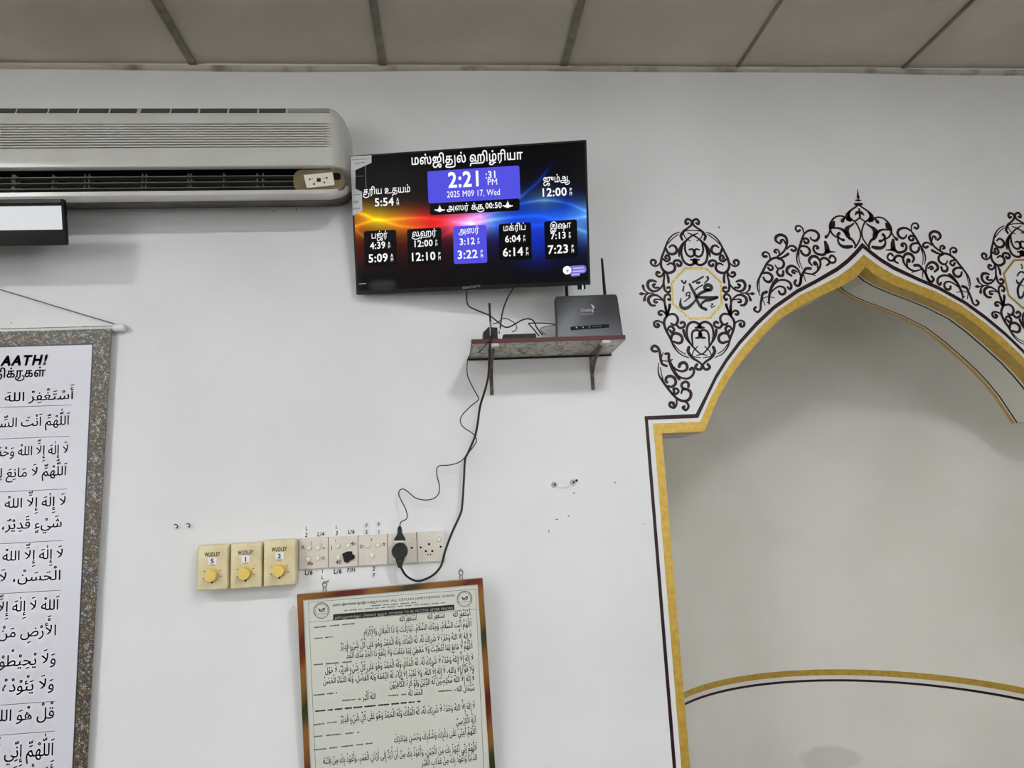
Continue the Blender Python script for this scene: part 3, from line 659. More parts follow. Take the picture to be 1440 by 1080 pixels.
for p in ((435.5, 252.2, .0022), (439, 251, .0012), (441.5, 258.6, .0026), (456, 250.2, .0012), (459.5, 250, .0024), (456, 256.5, .0022)):
    x, z = wxz(p[0], p[1], -.163); mb.box(x-p[2], x+p[2], -.1632, -.162, z-p[2], z+p[2])
mb.build('sticker_print', M_INK, t, world=True)

# ================================================================== GLOSSY DISPLAY UNDER THE AIR CONDITIONER
pc = wall(89.5, 281, -.205); DW, DH, DD = .62, .083, .014
TILT = math.radians(12)
t = thing('display_board', 'black framed glossy display board under the air conditioner mirroring bright daylight', 'display board', tuple(pc), Matrix.Rotation(TILT, 3, 'X'))
MB().rbox(-DW, 0, 0, DD, -DH-.042, .003, .004, .002).build('housing', M_BLACK, t, smooth=True)
MB().rbox(-DW+.006, -.007, -.0012, .004, -DH, .0015, .001).build('glass_front', M_PANELGLASS, t)
MB().box(-DW+.1, -DW+.13, DD-.002, .19, -.09, -.06).build('wall_arm', M_BLACK, t)
MB().box(-.16, -.13, DD-.002, .19, -.09, -.06).build('wall_arm', M_BLACK, t)

# ================================================================== TELEVISION
TVR = (Matrix.Rotation(-.2134, 3, 'Z') @ Matrix.Rotation(.2214, 3, 'X') @ Matrix.Rotation(.0415, 3, 'Y'))
t = tv = thing('television', 'flat black television tilted forward on the wall showing prayer times', 'television', (.0826, -.1538, 2.3485), TVR)
TM = WM[tv]; TWd, TH = .722, .424
MB().rbox(-TWd/2, TWd/2, 0, .012, -TH/2, TH/2, .003, .001).build('bezel', M_BLACK, t)
MB().rbox(-TWd/2+.06, TWd/2-.06, .012, .032, -TH/2+.05, TH/2-.12, .02).build('rear_housing', M_BLACKMATT, t)
# display picture: dense grid with the screen's own colours
def tvp(cx, cy): return on_plane(TM, 480+cx/3.789, 180+cy/3.789)
SX0, SX1, SZ0, SZ1 = -TWd/2+.006, TWd/2-.006, -TH/2+.012, TH/2-.006
NX, NZ = 300, 170
gx = np.linspace(SX0, SX1, NX+1); gz = np.linspace(SZ0, SZ1, NZ+1); GX, GZ = np.meshgrid(gx, gz)
img = np.zeros((NZ+1, NX+1, 3))
def glow(pts, cols, w0, amp, halo=.0):
    P = np.array(spline([tvp(*p) for p in pts], 14)); tt = np.linspace(0, 1, len(P)); dm = np.full(GX.shape, 9.); ti = np.zeros(GX.shape)
    for k in range(len(P)):
        d = np.hypot(GX-P[k, 0], GZ-P[k, 1]); m_ = d < dm; dm[m_] = d[m_]; ti[m_] = tt[k]
    cs = np.array(cols, float)/255.; tk = np.linspace(0, 1, len(cs)); C = np.stack([np.interp(ti, tk, cs[:, i]) for i in range(3)], -1)**2.2
    global img
    img = img+C*(amp/(1+(dm/w0)**2)+halo*np.exp(-(dm/.03)**2))[..., None]
OR, YE, RD, PK, BL, LB = (255, 140, 20), (255, 205, 20), (230, 30, 20), (255, 150, 220), (30, 90, 255), (120, 190, 255)
glow([(60, 440), (130, 465), (200, 490), (330, 482), (480, 480), (600, 500), (700, 512)], [OR, YE, YE, OR, RD, RD, PK], .0032, .9, .28)
glow([(60, 530), (120, 508), (200, 490), (330, 525), (480, 525), (600, 503), (740, 470)], [OR, OR, YE, OR, RD, RD, PK], .003, .8, .28)
glow([(690, 510), (800, 490), (920, 475), (1050, 470), (1180, 490), (1310, 470)], [PK, LB, BL, BL, BL, LB], .0030, .9, .30)
glow([(600, 500), (680, 510), (760, 520), (900, 522), (1080, 518), (1200, 520), (1320, 560)], [PK, (190, 110, 255), BL, BL, BL, LB, LB], .0035, .55, .22)
glow([(740, 480), (850, 440), (950, 405), (1080, 385), (1200, 400), (1310, 445)], [(140, 110, 255), BL, BL, LB, BL, LB], .0026, .7, .14)
glow([(940, 380), (1000, 330), (1060, 275), (1115, 200)], [LB, BL, BL, (10, 30, 120)], .0022, .4)
glow([(530, 580), (600, 540), (690, 500)], [(160, 20, 60), RD, PK], .004, .6)
glow([(80, 545), (115, 575)], [OR, OR], .003, .4)
glow([(295, 603), (355, 603)], [(90, 20, 20), (90, 20, 20)], .0015, .35)
glow([(640, 505), (690, 507)], [PK, (255, 230, 250)], .006, .55)
gxn = (GX-SX0)/(SX1-SX0); gzc = np.exp(-((GZ-tvp(700, 590)[1])/.05)**2)
img += np.stack([.10*np.clip(1-gxn*2, 0, 1)*gzc*.6, .0*gzc, .12*np.clip(gxn*2-.9, 0, 1)*gzc], -1)
bl = np.exp(-((GX-tvp(1040, 560)[0])/.05)**2-((GZ-tvp(1040, 600)[1])/.05)**2); img += np.stack([.0*bl, .02*bl, .35*bl], -1)
br = np.exp(-((GX-tvp(1200, 455)[0])/.09)**2-((GZ-tvp(1200, 455)[1])/.022)**2); img += np.stack([.0*br, .04*br, .30*br], -1)
rd = np.exp(-((GX-tvp(450, 500)[0])/.07)**2-((GZ-tvp(450, 500)[1])/.016)**2); img += np.stack([.28*rd, .01*rd, .01*rd], -1)
img = np.clip(img, 0, 1.2)
mb = MB(); vs = [(float(GX[j, i]), -.0004, float(GZ[j, i])) for j in range(NZ+1) for i in range(NX+1)]
mb.add(vs, [(j*(NX+1)+i, j*(NX+1)+i+1, (j+1)*(NX+1)+i+1, (j+1)*(NX+1)+i) for j in range(NZ) for i in range(NX)])
m = bpy.data.materials.new('television picture'); m.use_nodes = True; nt = m.node_tree; b = nt.nodes['Principled BSDF']
b.inputs['Base Color'].default_value = (.002, .002, .002, 1); b.inputs['Roughness'].default_value = .06; b.inputs['Specular IOR Level'].default_value = .10
at = nt.nodes.new('ShaderNodeVertexColor'); at.layer_name = 'picture'; nt.links.new(at.outputs['Color'], b.inputs['Emission Color']); b.inputs['Emission Strength'].default_value = 1.
scr = mb.build('screen', m, t)
ca = scr.data.color_attributes.new('picture', 'FLOAT_COLOR', 'POINT')
ca.data.foreach_set('color', np.concatenate([img.reshape(-1, 3), np.ones(((NX+1)*(NZ+1), 1))], 1).astype(np.float32).ravel())
def quad_round(c, r, y):                     # rounded quad from four crop corners
    P = [np.array(tvp(*p)) for p in c]; out = []
    for i in range(4):
        p = P[i]; a = P[i-1]-p; b_ = P[(i+1) % 4]-p; a = a/np.hypot(*a)*r; b_ = b_/np.hypot(*b_)*r
        for k in range(6):
            u = k/5; out.append(tuple((1-u)**2*(p+a)+2*u*(1-u)*p+u*u*(p+b_)))
    return MB().prism(out, y, -.0004)
quad_round([(458, 232), (948, 200), (955, 375), (465, 402)], .006, -.0012).build('clock_box', E_BLUE, scr)
quad_round([(595, 525), (772, 515), (778, 718), (600, 725)], .007, -.0012).build('prayer_box', E_BLUE, scr)
for c in ([(120, 550), (292, 542), (298, 735), (126, 742)], [(350, 540), (532, 530), (538, 722), (356, 732)], [(838, 512), (1010, 502), (1016, 700), (844, 710)], [(1080, 498), (1255, 486), (1262, 690), (1086, 700)], [(470, 404), (950, 374), (950, 440), (474, 465)]):
    quad_round(c, .008, -.0008).build('prayer_box', E_BLACK, scr)
def tvtext(comp, l, r, h, name='screen_text', m=None, y=-.0016):
    a = tvp(*l); b_ = tvp(*r); em = h/3.789*.002185
    mb = MB(); put(mb, comp, a[0], b_[0], a[1], em, y, z1=b_[1]); mb.build(name, m or E_WHITE, scr)
B1 = .022; B2 = .012
tvtext(tamil('மஸ்ஜிதுல் ஹிழ்ரியா', .016), (372, 197), (968, 167), 66)
tvtext(latin('2:21', .03), (570, 318), (754, 308), 112); tvtext(latin(':31', B1), (768, 269), (832, 265), 52); tvtext(latin('PM', 0), (778, 305), (834, 302), 46)
tvtext(latin('2025 M09 17, Wed', .004), (563, 371), (848, 357), 46)
tvtext(tamil('அஸர் க்கு', .012), (562, 442), (762, 432), 44); tvtext(latin('00:50', B1), (768, 430), (857, 425), 42)
def icon(cx, cy):
    mb = MB(); k = lambda x, y: tvp(cx+x, cy+y)
    mb.ribbon([k(-14, 4), k(14, 3)], .006, -.0016); mb.ribbon([k(0, 4), k(0, -10)], [.011, .007], -.0016); mb.ribbon([k(0, -8), k(0, -24)], [.0035, .001], -.0016)
    for d in (-23, 23): mb.ribbon([k(d-2, 2), k(d+2, 2)], .0035, -.0016)
    mb.build('mosque_icon', E_WHITE, scr)
icon(525, 435); icon(887, 413)
tvtext(tamil('சூரிய உதயம்', .008), (118, 357), (370, 341), 50); tvtext(tamil('ஜும்ஆ', .008), (1075, 293), (1217, 285), 50)
def tm(s, l, r, h, ap):
    tvtext(latin(s, .024), l, r, h*1.42)
    dx = 12; w_ = .40*h
    tvtext(latin(ap, .015), (r[0]+dx, r[1]-h*.50), (r[0]+dx+w_*.75, r[1]-h*.53), h*.62); tvtext(latin('M', .015), (r[0]+dx, r[1]+1), (r[0]+dx+w_*.85, r[1]-1), h*.62)
tm('5:54', (178, 418), (283, 412), 42, 'A'); tm('12:00', (1062, 366), (1204, 360), 42, 'P')
for nm, nl, nr_, a, b_, ap in (('பஜ்ர்', (160, 590), (248, 584), ('4:39', (155, 646), (238, 640), 36), ('5:09', (145, 717), (252, 710), 43), 'A'),
    ('லுஹர்', (378, 580), (508, 572), ('12:00', (383, 635), (490, 628), 34), ('12:10', (367, 710), (505, 702), 43), 'P'),
    ('அஸர்', (625, 567), (735, 558), ('3:12', (630, 624), (714, 618), 34), ('3:22', (618, 698), (730, 691), 43), 'P'),
    ('மக்ரிப்', (862, 550), (985, 542), ('6:04', (872, 610), (958, 604), 34), ('6:14', (860, 685), (972, 678), 43), 'P'),
    ('இஷா', (1112, 541), (1225, 531), ('7:13', (1115, 593), (1200, 587), 34), ('7:23', (1100, 671), (1214, 664), 43), 'P')):
    tvtext(tamil(nm, .008), nl, nr_, 46)
    for q in (a, b_): tm(*q, ap)
c_ = tvp(1203, 758); MB().cyl(c_, .0125, .0125, -.0014, -.0005, 24).build('channel_logo', E_WHITE, scr)
quad_round([(1210, 736), (1304, 730), (1306, 772), (1212, 780)], .011, -.0010).build('channel_pill', E_PURPLE, scr)
quad_round([(1222, 776), (1272, 772), (1272, 788), (1224, 792)], .004, -.0010).build('channel_pill', E_PURPLE, scr)
mb = MB()
for k, (xa, xb) in enumerate(((1236, 1290), (1234, 1296), (1230, 1268))):
    for j in range(7):
        u0 = xa+(xb-xa)*(j+.12)/7; u1 = xa+(xb-xa)*(j+.8)/7; yy = 748+16*k-(u0-1240)*.06
        mb.ribbon([tvp(u0, yy), tvp(u1, yy)], .0030, -.0016)
mb.build('channel_print', E_LAV, scr)
mb = MB(); mb.ribbon([tvp(1200, 762), tvp(1212, 760)], .002, -.0018); mb.ribbon([tvp(1203, 752), tvp(1203, 770)], .0015, -.0018); mb.build('logo_mark', E_BLACK, scr)
tvtext(latin('SIGNATURE TV', .02), (646, 858), (741, 848), 17, 'brand_name', mat('pale print', (200, 200, 200), .4), -.0014)
mb = MB()
for k in range(4): u = 95+k*10; mb.ribbon([tvp(u, 831-k*.6), tvp(u+7, 830.5-k*.6)], .0018, -.0012)
mb.build('bezel_print', mat('pale print', (200, 200, 200), .4), t)
def tv7(s): return [on_plane(TM, 480+x/9, 200+y/9) for x, y in ctext(s)]
mb = MB(); mb.prism(tv7('118,183 383,168 383,262 178,355 182,590 262,628 268,870 148,930')[::-1], -.0024, -.0006); stk = mb.build('energy_sticker', mat('sticker white', (206, 208, 208), .4), t)
mb = MB(); put(mb, latin('SIGNATURE TV', .03), *[tv7('138,232')[0][0], tv7('360,218')[0][0]], tv7('138,232')[0][1], .0052, -.0027, z1=tv7('360,218')[0][1]); 
mb.build('sticker_print', mat('sticker ink', (70, 76, 76), .5), stk)
for a in ('170,268 300,258', '150,668 240,662'): MB().ribbon(tv7(a), .0014, -.0027).build('sticker_print', mat('sticker ink', (70, 76, 76), .5), stk)
for a, w_ in (('170,760 205,758', .010), ('160,845 235,838', .006), ('160,290 240,280', .0012)): MB().ribbon(tv7(a), w_, -.0027).build('sticker_print', mat('sticker grey', (160, 166, 168), .5), stk)
for a, w_ in (('308,290 318,610', .0012), ('190,432 296,430', .0008)): MB().ribbon(tv7(a), w_, -.0020).build('sticker_pointer', mat('pale green film', (150, 190, 166), .4), t)
a = on_plane(TM, 812, 400.5); b_ = on_plane(TM, 823.5, 406.5)
MB().box(a[0], b_[0], .002, .014, b_[1], -TH/2+.002).build('sensor_pod', M_BLACK, t)
mb = MB(); c1 = on_plane(TM, 819.5, 400.5); c2 = on_plane(TM, 819.5, 405.5); mb.ribbon([c1, c2], [.0022, .005], .0015); mb.build('blue_indicator', E_BLUELED, t)
# swivel wall mount behind the set
MB().box(.03, .17, -.02, -.001, 2.26, 2.46).build('wall_plate', M_STEEL, t, world=True)
MB().tube([(.10, -.02, 2.36), (.10, -.07, 2.36), (.0926, -.118, 2.352)], .014).build('mount_arm', M_STEEL, t, world=True, smooth=True)

# ================================================================== SHELF WITH ROUTER AND BOXES
SX_0, SX_1, SZB, SZT, SD = .074, .520, 1.948, 1.960, .22
m = mat('marbled laminate', (196, 190, 176), .25); nt = m.node_tree; b = nt.nodes['Principled BSDF']
tc = nt.nodes.new('ShaderNodeTexCoord'); vo = nt.nodes.new('ShaderNodeTexVoronoi'); vo.feature = 'DISTANCE_TO_EDGE'; vo.inputs['Scale'].default_value = 26
nz = nt.nodes.new('ShaderNodeTexNoise'); nz.inputs['Scale'].default_value = 14; mx = nt.nodes.new('ShaderNodeMix'); mx.data_type = 'VECTOR'; mx.inputs[0].default_value = .12
nt.links.new(tc.outputs['Object'], nz.inputs['Vector']); nt.links.new(tc.outputs['Object'], mx.inputs[4]); nt.links.new(nz.outputs['Color'], mx.inputs[5]); nt.links.new(mx.outputs[1], vo.inputs['Vector'])
rp = nt.nodes.new('ShaderNodeValToRGB'); rp.color_ramp.elements[0].position = .02; rp.color_ramp.elements[0].color = rgb((150, 142, 128)); rp.color_ramp.elements[1].position = .10; rp.color_ramp.elements[1].color = rgb((200, 194, 180))
nt.links.new(vo.outputs['Distance'], rp.inputs['Fac']); nt.links.new(rp.outputs['Color'], b.inputs['Base Color'])
M_LAM = m
t = thing('wall_shelf', 'small wall shelf with maroon edge on two metal brackets under the television', 'shelf', ((SX_0+SX_1)/2, 0, SZB))
MB().box(SX_0+.002, SX_1-.002, -SD+.002, -.002, SZB, SZT).build('board', M_LAM, t, world=True)
MB().box(SX_0, SX_1, -SD-.001, -SD+.002, SZB-.0005, SZT+.0005).build('front_edge', M_SHELFEDGE, t, world=True)
MB().box(SX_0, SX_0+.002, -SD+.002, -.002, SZB-.0005, SZT+.0005).build('side_edge', M_SHELFEDGE, t, world=True)
MB().box(SX_1-.002, SX_1, -SD+.002, -.002, SZB-.0005, SZT+.0005).build('side_edge', M_SHELFEDGE, t, world=True)
MB().tube([(SX_0-.004, -.005, SZB-.001), (SX_1+.006, -.005, SZB-.001)], .0042).build('back_strip', M_BLACKMATT, t, world=True, smooth=True)
for x, zb, nm in ((.139, 1.832, 0), (.4605, 1.836, 1)):
    br = MB().box(x-.0055, x+.0055, -.0035, -.0005, zb, SZB-.001).build('bracket', M_STEEL, t, world=True)
    MB().box(x-.0055, x+.0055, -SD+.025, -.0035, SZB-.0035, SZB-.0005).build('bracket_arm', M_STEEL, br, world=True)
    MB().tube([(x, -.004, zb+.055), (x, -.07, SZB-.022), (x, -SD+.05, SZB-.004)], [.0055, .005, .005]).build('bracket_brace', M_STEEL, br, world=True, smooth=True)
    mb = MB(); mb.rbox(x-.012, x+.014, -SD-.004, -SD+.022, SZB-.012, SZB-.001, .005, .003); mb.build('putty_blob', M_PUTTY, br, world=True, smooth=True)

# router
RM = Matrix.Rotation(math.radians(-5), 3, 'X') @ Matrix.Rotation(math.radians(-.6), 3, 'Y')
ry = -.165; r0 = wall(783, 470, ry); r1 = wall(876.5, 467, ry); r2 = wall(781.5, 415, ry); r3 = wall(871.5, 411.5, ry)
rc = (float(r0[0]+r1[0])/2, ry, SZT+.0012); RW = float(r1[0]-r0[0]); RH = float((r2[2]+r3[2])/2)-SZT
t = thing('router', 'charcoal wireless router standing upright on the shelf with two antennas', 'router', rc, RM)
mb = MB(); wT = RW/2*.955; wB = RW/2
def router_ring(y, i):
    out = []
    for sx_, z_, a0 in ((1, RH, 0), (-1, RH, 90), (-1, 0, 180), (1, 0, 270)):
        top = z_ > 0; r = .010 if top else .003
        cx_ = sx_*((wT if top else wB)-r); cz_ = z_-r if top else z_+r
        for k in range(6):
            a = math.radians(a0+18*k); rr = max(r-i, .0005); out.append((cx_+rr*math.cos(a)-sx_*0, y, cz_+rr*math.sin(a)))
    return out
rings = [router_ring(.004, .003), router_ring(.0012, .0015), router_ring(0.0025, 0), router_ring(.024, 0), router_ring(.027, .003)]
rings[0] = [(x, .0, z) for x, y, z in router_ring(0, .004)]; rings[1] = router_ring(.001, .0015); rings[2] = router_ring(.0035, 0)
mb = MB(); n = len(rings[0]); vs = [p for r in rings for p in r]
mb.add(vs, [tuple(range(n))[::-1], tuple(4*n+i for i in range(n))]+[(j*n+i, j*n+(i+1) % n, (j+1)*n+(i+1) % n, (j+1)*n+i) for j in range(4) for i in range(n)])
mb.build('body', M_ROUTER, t, smooth=True)
MB().rbox(-wB*.8, wB*.8, .005, .055, 0, .010, .003).build('foot', M_ROUTER, t)
RMX = WM[t]
def rp_(px, py): return on_plane(RMX, px, py)
def rtext(comp, l, r, em, m_, y=-.0008):
    a = rp_(*l); b_ = rp_(*r); q = MB(); put(q, comp, a[0], b_[0], a[1], em, y, z1=b_[1]); return q
rtext(latin('Dialog', .012), (816.8, 438.8), (835, 437.6), .0142, M_WHITE).build('brand_name', M_WHITE, t)
rtext(latin('BROADBAND', .01), (817.2, 443), (835, 441.8), .0042, M_WHITE).build('brand_name', M_WHITE, t)
mb = MB(); mb.ribbon([rp_(831.5, 428.6), rp_(834, 431), rp_(835.2, 433), rp_(832.5, 432.7)], [.003, .0042, .003, .0016], -.0008); mb.build('brand_mark', M_WHITE, t)
a = rp_(802.5, 464); b_ = rp_(856, 456.5)
mb = MB(); mb.prism([rp_(802.5, 459.6), rp_(802.5, 464.5), rp_(856.5, 460.6), rp_(856.5, 455.6)], -.0006, .0); led = mb.build('indicator_strip', mat('navy strip', (9, 11, 28), .6, spec=.15), t)
for px, py, w_ in ((810.7, 460.8, .0034), (819.8, 460.3, .003), (828.6, 459.8, .003), (834, 459.5, .0012), (836.5, 459.4, .0014), (839, 459.2, .0014), (841.5, 459.0, .0016), (844.3, 458.8, .0020)):
    c_ = rp_(px, py); MB().cyl(c_, w_/2, w_/2, -.0010, -.0006, 8).build('indicator', E_DIM, led)
yb = .030
def rq(px, py, y):                           # pixel on the router's own rear plane
    I = RMX.inverted(); o = I @ Vector(CAM); d = I.to_3x3() @ Vector(ray(px, py)); k = (y-o.y)/d.y; q = o+d*k; return tuple(q)
for top, bot in (((846.3, 363), (851.5, 425)), ((795.5, 372), (797.5, 425))):
    p1 = rq(*top, yb); p0 = rq(*bot, yb); l = [tuple(p0[i]+(p1[i]-p0[i])*u for i in range(3)) for u in (0, .1, .55, .97, 1)]
    MB().tube(l, [.0052, .0052, .0042, .0034, .002], 10).build('antenna', M_BLACK, t, smooth=True)

# small black boxes on the left half of the shelf
x0, z0 = wxz(679, 470, -.13); x1, z1 = wxz(699, 462, -.13)
t = thing('power_adapter', 'small black power adapter block with a thin upright antenna at the shelf end', 'adapter', ((x0+x1)/2, -.13, SZT))
mb = MB(); mb.prism([(x0, SZT+.001), (x1, SZT+.001), (x1, SZT+.052), (x0+.016, SZT+.054), (x0, SZT+.038)], -.145, -.10); mb.build('case', M_BLACK, t, world=True)
at0 = wall(690.2, 472, -.148); at1 = wall(688.3, 426.5, -.148)
MB().tube([at0, at0+(at1-at0)*.5, at1], [.0030, .0028, .0034]).build('antenna', M_BLACK, t, world=True, smooth=True)
MB().tube([at0+np.array([-.001, -.0018, 0]), at0+(at1-at0)*.42+np.array([-.001, -.0018, 0])], .0018).build('antenna_glint', mat('grey glint', (150, 150, 148), .4, .3), t, world=True, smooth=True)  # pale strip painting the reflection on the lower antenna
x0, z0 = wxz(707, 470, -.14); x1, z1 = wxz(753, 464, -.14)
t = thing('set_top_box', 'flat black set top box lying on the middle of the shelf', 'set top box', ((x0+x1)/2, -.10, SZT))
MB().rbox(x0, x1, -.15, -.05, SZT+.001, SZT+.030, .004, .002).build('case', M_BLACK, t, world=True, smooth=True)
MB().box(x0+.008, x0+.03, -.1508, -.150, SZT+.010, SZT+.014).build('front_window', M_SCREENBLACK, t, world=True)

# ================================================================== CABLES
def cable(name, label, pts, r, m_=None, cat='cable', sub=6):
    P = spline(pts, sub); mb = MB(); mb.tube(P, r, 7); return tag(mb.build(name, m_ or M_BLACKMATT, smooth='all'), label, cat)
def k5(s, Y): return [wall(640+x/9, 400+y/9, Y if not callable(Y) else Y(x)) for x, y in ctext(s)]
cable('television_cable', 'black cable dropping from the television bottom and looping across the shelf', k5('140,60 143,120 150,220 180,280 280,330 420,385 510,450 560,490 620,535 680,540 760,500 840,455 920,435 990,460 1030,540 1080,610 1110,640', lambda x: -.10-.05*min(1, x/1000)), .0023)
cable('television_cable', 'straight black cable from the television middle down to the shelf boxes', k5('735,40 730,60 670,160 620,280 590,400 575,520 562,590 558,620', lambda x: -.128), .0024)
cable('thin_cable', 'thin black cable arching in a loop above the set top box', k5('480,500 540,480 600,435 660,435 740,480 780,540 765,580 720,600', -.118), .0015)
cable('router_cable', 'black cable running left from the router and bending down behind the shelf edge', k5('1290,508 1130,490 1010,488 945,490 935,500 985,555 1020,600 1060,650', -.135), .0020)
cable('thin_cable', 'thin dark cable curling beside the router base', k5('1280,515 1150,530 1085,560 1100,600 1150,640', -.125), .0011)
cable('white_cable', 'short white cable end poking over the shelf edge', k5('560,560 572,600 580,640 586,690', -.224), .0017, M_WHITE)
for lb, s_ in (('thin dark wire hanging below the middle of the shelf', '760,800 820,850 900,870 990,800 1060,770 1150,800 1200,770'), ('thin pale wire loop hanging below the shelf', '740,850 790,900 880,890 960,830 1040,850 1120,860 1240,790')):
    cable('loose_wire', lb, k5(s_, lambda x: (-.10 if 'dark' in lb else -.15)-.03*math.sin(x/90.)), .0012, M_BLACKMATT if 'dark' in lb else mat('pale wire', (190, 184, 172), .5))
THICK = [(694, 470), (690, 480), (688.5, 492), (688, 505), (686.5, 530), (681, 552), (675, 572), (671.5, 597), (667.5, 615), (658, 637), (654, 646), (652.5, 672), (650, 710), (647, 724), (636, 748), (626, 775), (620, 796), (607, 810), (588, 817), (573, 811), (565.5, 801), (562.5, 793)]
yk = [-.150, -.226, -.224, -.19, -.12, -.07, -.045, -.04]+[-.035]*8+[-.03, -.03, -.03, -.035, -.045, -.052]
t = thing('hanging_power_cable', 'thick black power cord hanging from the shelf and looping up into the socket', 'cable', tuple(wall(650, 710, -.03)))
MB().tube(spline([wall(x, y, k) for (x, y), k in zip(THICK, yk)], 6), .0033, 8).build('cord', M_BLACKMATT, t, world=True, smooth='all')
pc_ = wxz(562.3, 775, -.052); R_P = 11.4*.00206
mb = MB(); mb.cyl(pc_, R_P*.9, R_P, -.066, -.060, 24); mb.cyl(pc_, R_P, R_P, -.060, -.044, 24)
z_ = pc_[1]-R_P*.8; mb.prism([(pc_[0]-.015, z_+.006), (pc_[0]+.015, z_+.006), (pc_[0]+.010, z_-.012), (pc_[0]+.005, z_-.028), (pc_[0]-.005, z_-.028), (pc_[0]-.010, z_-.012)], -.062, -.046)
M_PLUG = mat('dark green black plug', (12, 22, 20), .35)
mb.build('plug', M_PLUG, t, world=True, smooth=True)
THIN = [(690, 472), (684, 484), (673, 495.5), (664, 497), (658.5, 503), (657, 511), (657.5, 528), (665, 545), (672, 558), (672, 563), (660, 573), (648, 587), (650, 599), (665, 610), (670, 619), (666, 627.5), (657.5, 638), (647.5, 649), (632.5, 654), (617, 655.5), (614, 665), (618, 685), (615, 697), (602.5, 703), (585, 700.5), (571, 689.5), (564, 688), (561, 696), (571, 717.5), (572, 729), (564, 734), (562, 741)]
yk = [-.150, -.236, -.10, -.05, -.03, -.03, -.04, -.075, -.088, -.085, -.062, -.056, -.06, -.056, -.050, -.050, -.050, -.044, -.034]+[-.028]*8+[-.03, -.04, -.045, -.05, -.055]
t = thing('hanging_charger_cable', 'thin wiggly black charger cord running from the shelf down to a cone shaped plug', 'cable', tuple(wall(600, 700, -.03)))
MB().tube(spline([wall(x, y, k) for (x, y), k in zip(THIN, yk)], 6), .0016, 7).build('cord', M_BLACKMATT, t, world=True, smooth='all')
pq = lambda x, y: wxz(500+x/9.82, 720+y/9.82, -.055)
mb = MB(); mb.prism([pq(*p) for p in ((585, 215), (580, 300), (545, 365), (540, 390), (692, 390), (688, 365), (645, 290), (636, 215), (620, 195), (600, 195))], -.068, -.042); mb.build('plug', M_PLUG, t, world=True)

# ================================================================== SWITCH PLATES
PX = [-.449, -.364, -.278, -.191, -.105, -.021]; PZ0, PZ1 = 1.3365, 1.4245
w5 = lambda x, y: wxz(415+x/10.8, 730+y/10.8, -.012)
w6 = lambda x, y: wxz(500+x/9.82, 720+y/9.82, -.012)
lab = ['white switch plate with four round switches beside the cream regulators', 'white switch plate with a square of black tape', 'white switch plate with three round switches left of the plugged socket', 'white socket plate holding the black plugs', 'white socket plate with open pin holes at the row end']
rock = [[w5(215, 435), w5(350, 435), w5(205, 600), w5(345, 590)], [w5(650, 410), w5(805, 400), w5(655, 580)], [w5(1100, 405), w5(1255, 390), w5(1170, 550)], [w6(760, 400)], [w6(1150, 375)]]
plates = []
for i in range(5):
    t = thing('switch_plate' if i < 3 else 'socket_plate', lab[i], 'switch' if i < 3 else 'socket', ((PX[i]+PX[i+1])/2, 0, PZ0), group='row of switch plates'); plates.append(t)
    MB().rbox(PX[i]+.0008, PX[i+1]-.0008, -.011, 0, PZ0, PZ1, .002, .0015).build('plate', M_PLATE, t, world=True, smooth=True)
    for c_ in rock[i]:
        o = MB().cyl(c_, .0078, .0085, -.0122, -.0105, 20).build('switch_collar', M_PLATE, t, world=True)
        MB().cyl(c_, .0058, .0068, -.0165, -.0122, 20).build('switch_button', M_CREAMW, t, world=True)
    if i < 4: MB().box(PX[i+1]-.0012, PX[i+1]+.0012, -.0085, -.0002, PZ0, PZ1).build('joint', M_DARKGAP, t, world=True)
def holes(t, lst, cf):
    for x, y, r in lst: MB().cyl(cf(x, y), r, r, -.0114, -.0108, 14).build('pin_hole', M_ACDARK, t, world=True)
holes(plates[4], [(900, 490, .0032), (1015, 445, .0036), (1175, 480, .0032), (970, 540, .0034), (1060, 540, .0034), (1000, 588, .0022), (1036, 588, .0022)], w6)
holes(plates[3], [(775, 495, .0034)], w6)
holes(plates[2], [(345+555, 10, 0)] if 0 else [], w6)
def marks(t, lst):
    for txt, x, y, h, red in lst:
        c_ = w5(x, y); em = h/10.8*.00205*1.4; mb = MB(); comp = latin(txt, .01); wid = (comp[2])*em
        put(mb, comp, c_[0]-wid/2, c_[0]+wid/2, c_[1]-em*.35, em, -.0116); mb.build('marker_writing', M_REDINK if red else M_INK, t, world=True)
marks(plates[0], [('R', 120, 430, 65, 0), ('J', 250, 355, 45, 0), ('L', 405, 380, 45, 1), ('x', 435, 430, 50, 1), ('n', 430, 585, 60, 0), ('4b', 228, 672, 62, 1)])
marks(plates[1], [('J', 553, 425, 60, 0), ('1', 612, 330, 42, 0), ('4n', 885, 368, 60, 1), ('40', 660, 655, 66, 1)])
marks(plates[2], [('D', 1010, 415, 56, 0), ('Y', 1160, 315, 48, 0), ('#', 1348, 375, 56, 0)])
q = [w5(*p) for p in ((718, 525), (790, 490), (865, 488), (870, 525), (912, 565), (898, 600), (838, 625), (800, 665), (750, 645))]
MB().prism(q, -.0172, -.0112).build('black_tape', mat('black tape', (12, 12, 12), .8), plates[1], world=True)
# white adapter behind the two plugs
c_ = wxz(562, 772, -.03)
t = thing('plug_adapter', 'white multi way plug adapter almost hidden behind the black plugs', 'adapter', (c_[0], 0, c_[1]))
MB().rbox(c_[0]-.019, c_[0]+.019, -.044, -.0112, c_[1]-.032, c_[1]+.026, .004, .002).build('case', M_WHITE, t, world=True, smooth=True)
MB().rbox(c_[0]-.016, c_[0]+.016, -.068, -.044, c_[1]+.0215, c_[1]+.0255, .001).build('top_face', M_WHITE, t, world=True)

